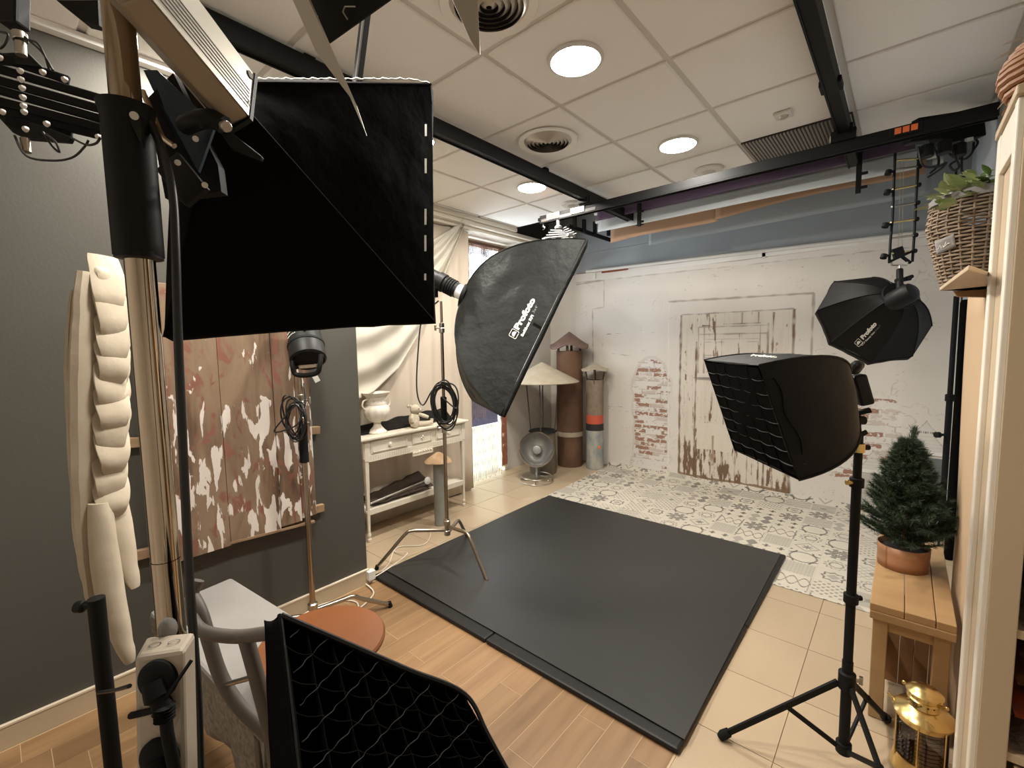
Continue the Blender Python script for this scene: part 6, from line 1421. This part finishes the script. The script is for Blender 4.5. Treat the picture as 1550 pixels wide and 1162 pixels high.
MB().bx(Xa+.002, Xa+.014, Yf+.06, Yk-.04, .0, .12).build('moulding', M_mould, t, bev=.003)
zsh = [U(1545, 627, y=Yf).z, U(1545, 722, y=Yf).z, U(1525, 950, y=Yf).z, U(1525, 1140, y=Yf).z]
for z in zsh+[1.85]: MB().bx(Xa+.05, Xb-.04, Yf+.005, Yk-.012, z-.022, z).build('shelf', M_cab, t, bev=.002)
MB().bx(Xa+.075, Xb-.06, Yf-.004, Yf+.016, zsh[1]+.008, zsh[0]-.03).build('drawer', M_cab, t, bev=.003)
MB().bx(Xa+.075, Xb-.06, Yf-.004, Yf+.016, .05, zsh[3]-.03).build('drawer', M_cab, t, bev=.003)
def lump(nm, label, x0, x1, z, h, m, seed, cat='clothes', amp=.035):
    t_ = MB()
    def f(u, v):
        x = x0+(x1-x0)*u; y = Yf+.03+.22*v; e = min(1, 6*u, 6*(1-u), 5*v+.3, 5*(1-v)); 
        return V((x, y, z+h*e*(.75+.25*sin(seed+u*5))+amp*noise.noise(V((x*16+seed, y*14, seed)))*e))
    m_ = MB().grid(f, 40, 16); 
    m_.grid(lambda u, v: V((x0+(x1-x0)*u, Yf+.03-.012*sin(v*9+seed)-.01*noise.noise(V((u*14, v*8, seed))), z+.003+(f(u, 0).z-z-.003)*v)), 40, 8)
    return m_.build(nm, m, smooth=True, label=label, cat=cat)
lump('folded_clothes', 'black clothes on the middle shelf of the bookcase, below the drawer', .235, .60, zsh[2]+.085, .10, M_fab2, 3)
lump('folded_clothes', 'pale crumpled clothes under the black ones on the bookcase shelf', .235, .60, zsh[2]+.002, .07, M_lace, 8, amp=.02)
bt_ = zsh[3]
lump('folded_clothes', 'grey folded cloths at the bottom of the pile in the bookcase', .235, .60, bt_+.002, .07, M_lace, 12, amp=.015)
lump('folded_clothes', 'orange red scarf lying on the grey cloths in the bookcase', .235, .60, bt_+.085, .055, mat('orange red cloth', (.50, .10, .035), .8, col2=(.04, .17, .20), ns=9, nmix=.15), 5)
lump('folded_clothes', 'brown cloth above the orange red scarf in the bookcase', .235, .60, bt_+.165, .05, mat('brown orange cloth', (.33, .15, .06), .8, col2=(.12, .05, .02), ns=14), 6)
lump('folded_clothes', 'dark pink and black clothes on top of the lower pile in the bookcase', .235, .60, bt_+.235, .045, mat('dark cloth', (.09, .03, .03), .8, col2=(.02, .018, .018), ns=9, nmix=.4), 9)
# rattan basket on top of it
rx, ry, rz = .235, 1.62, ZH+.022
t = thing('rattan_basket', 'brown coiled rattan basket on top of the bookcase, upper right corner', 'basket', (rx, ry, rz))
for i in range(9):
    h = i/8; R = .055+.035*sin(pi*(h*.8+.12)); MB().tube([V((rx+R*cos(j*pi/18)*(1+.02*(j % 2)), ry+R*sin(j*pi/18)*(1+.02*(j % 2)), rz+.008+.014*i)) for j in range(36)], .0078, 7, closed=True).build('coil', M_rattan, t, smooth=True)
for q in range(10):
    an = 2.2+q*.35; leafm(V((rx+.06*cos(an), ry+.06*sin(an), rz+.03 if q % 2 else rz+.13)), V((cos(an), sin(an), -.6 if q % 2 else .1)), .045, .016, M_kraft if q % 2 else M_palep, 'dry_leaf', t)
MB().cyl((rx-.05, ry, rz+.135), (rx+.02, ry-.02, rz+.142), .004).build('stick', M_raw, t)

# decal-like small marks, loose print tapes: none
bpy.context.view_layer.update()
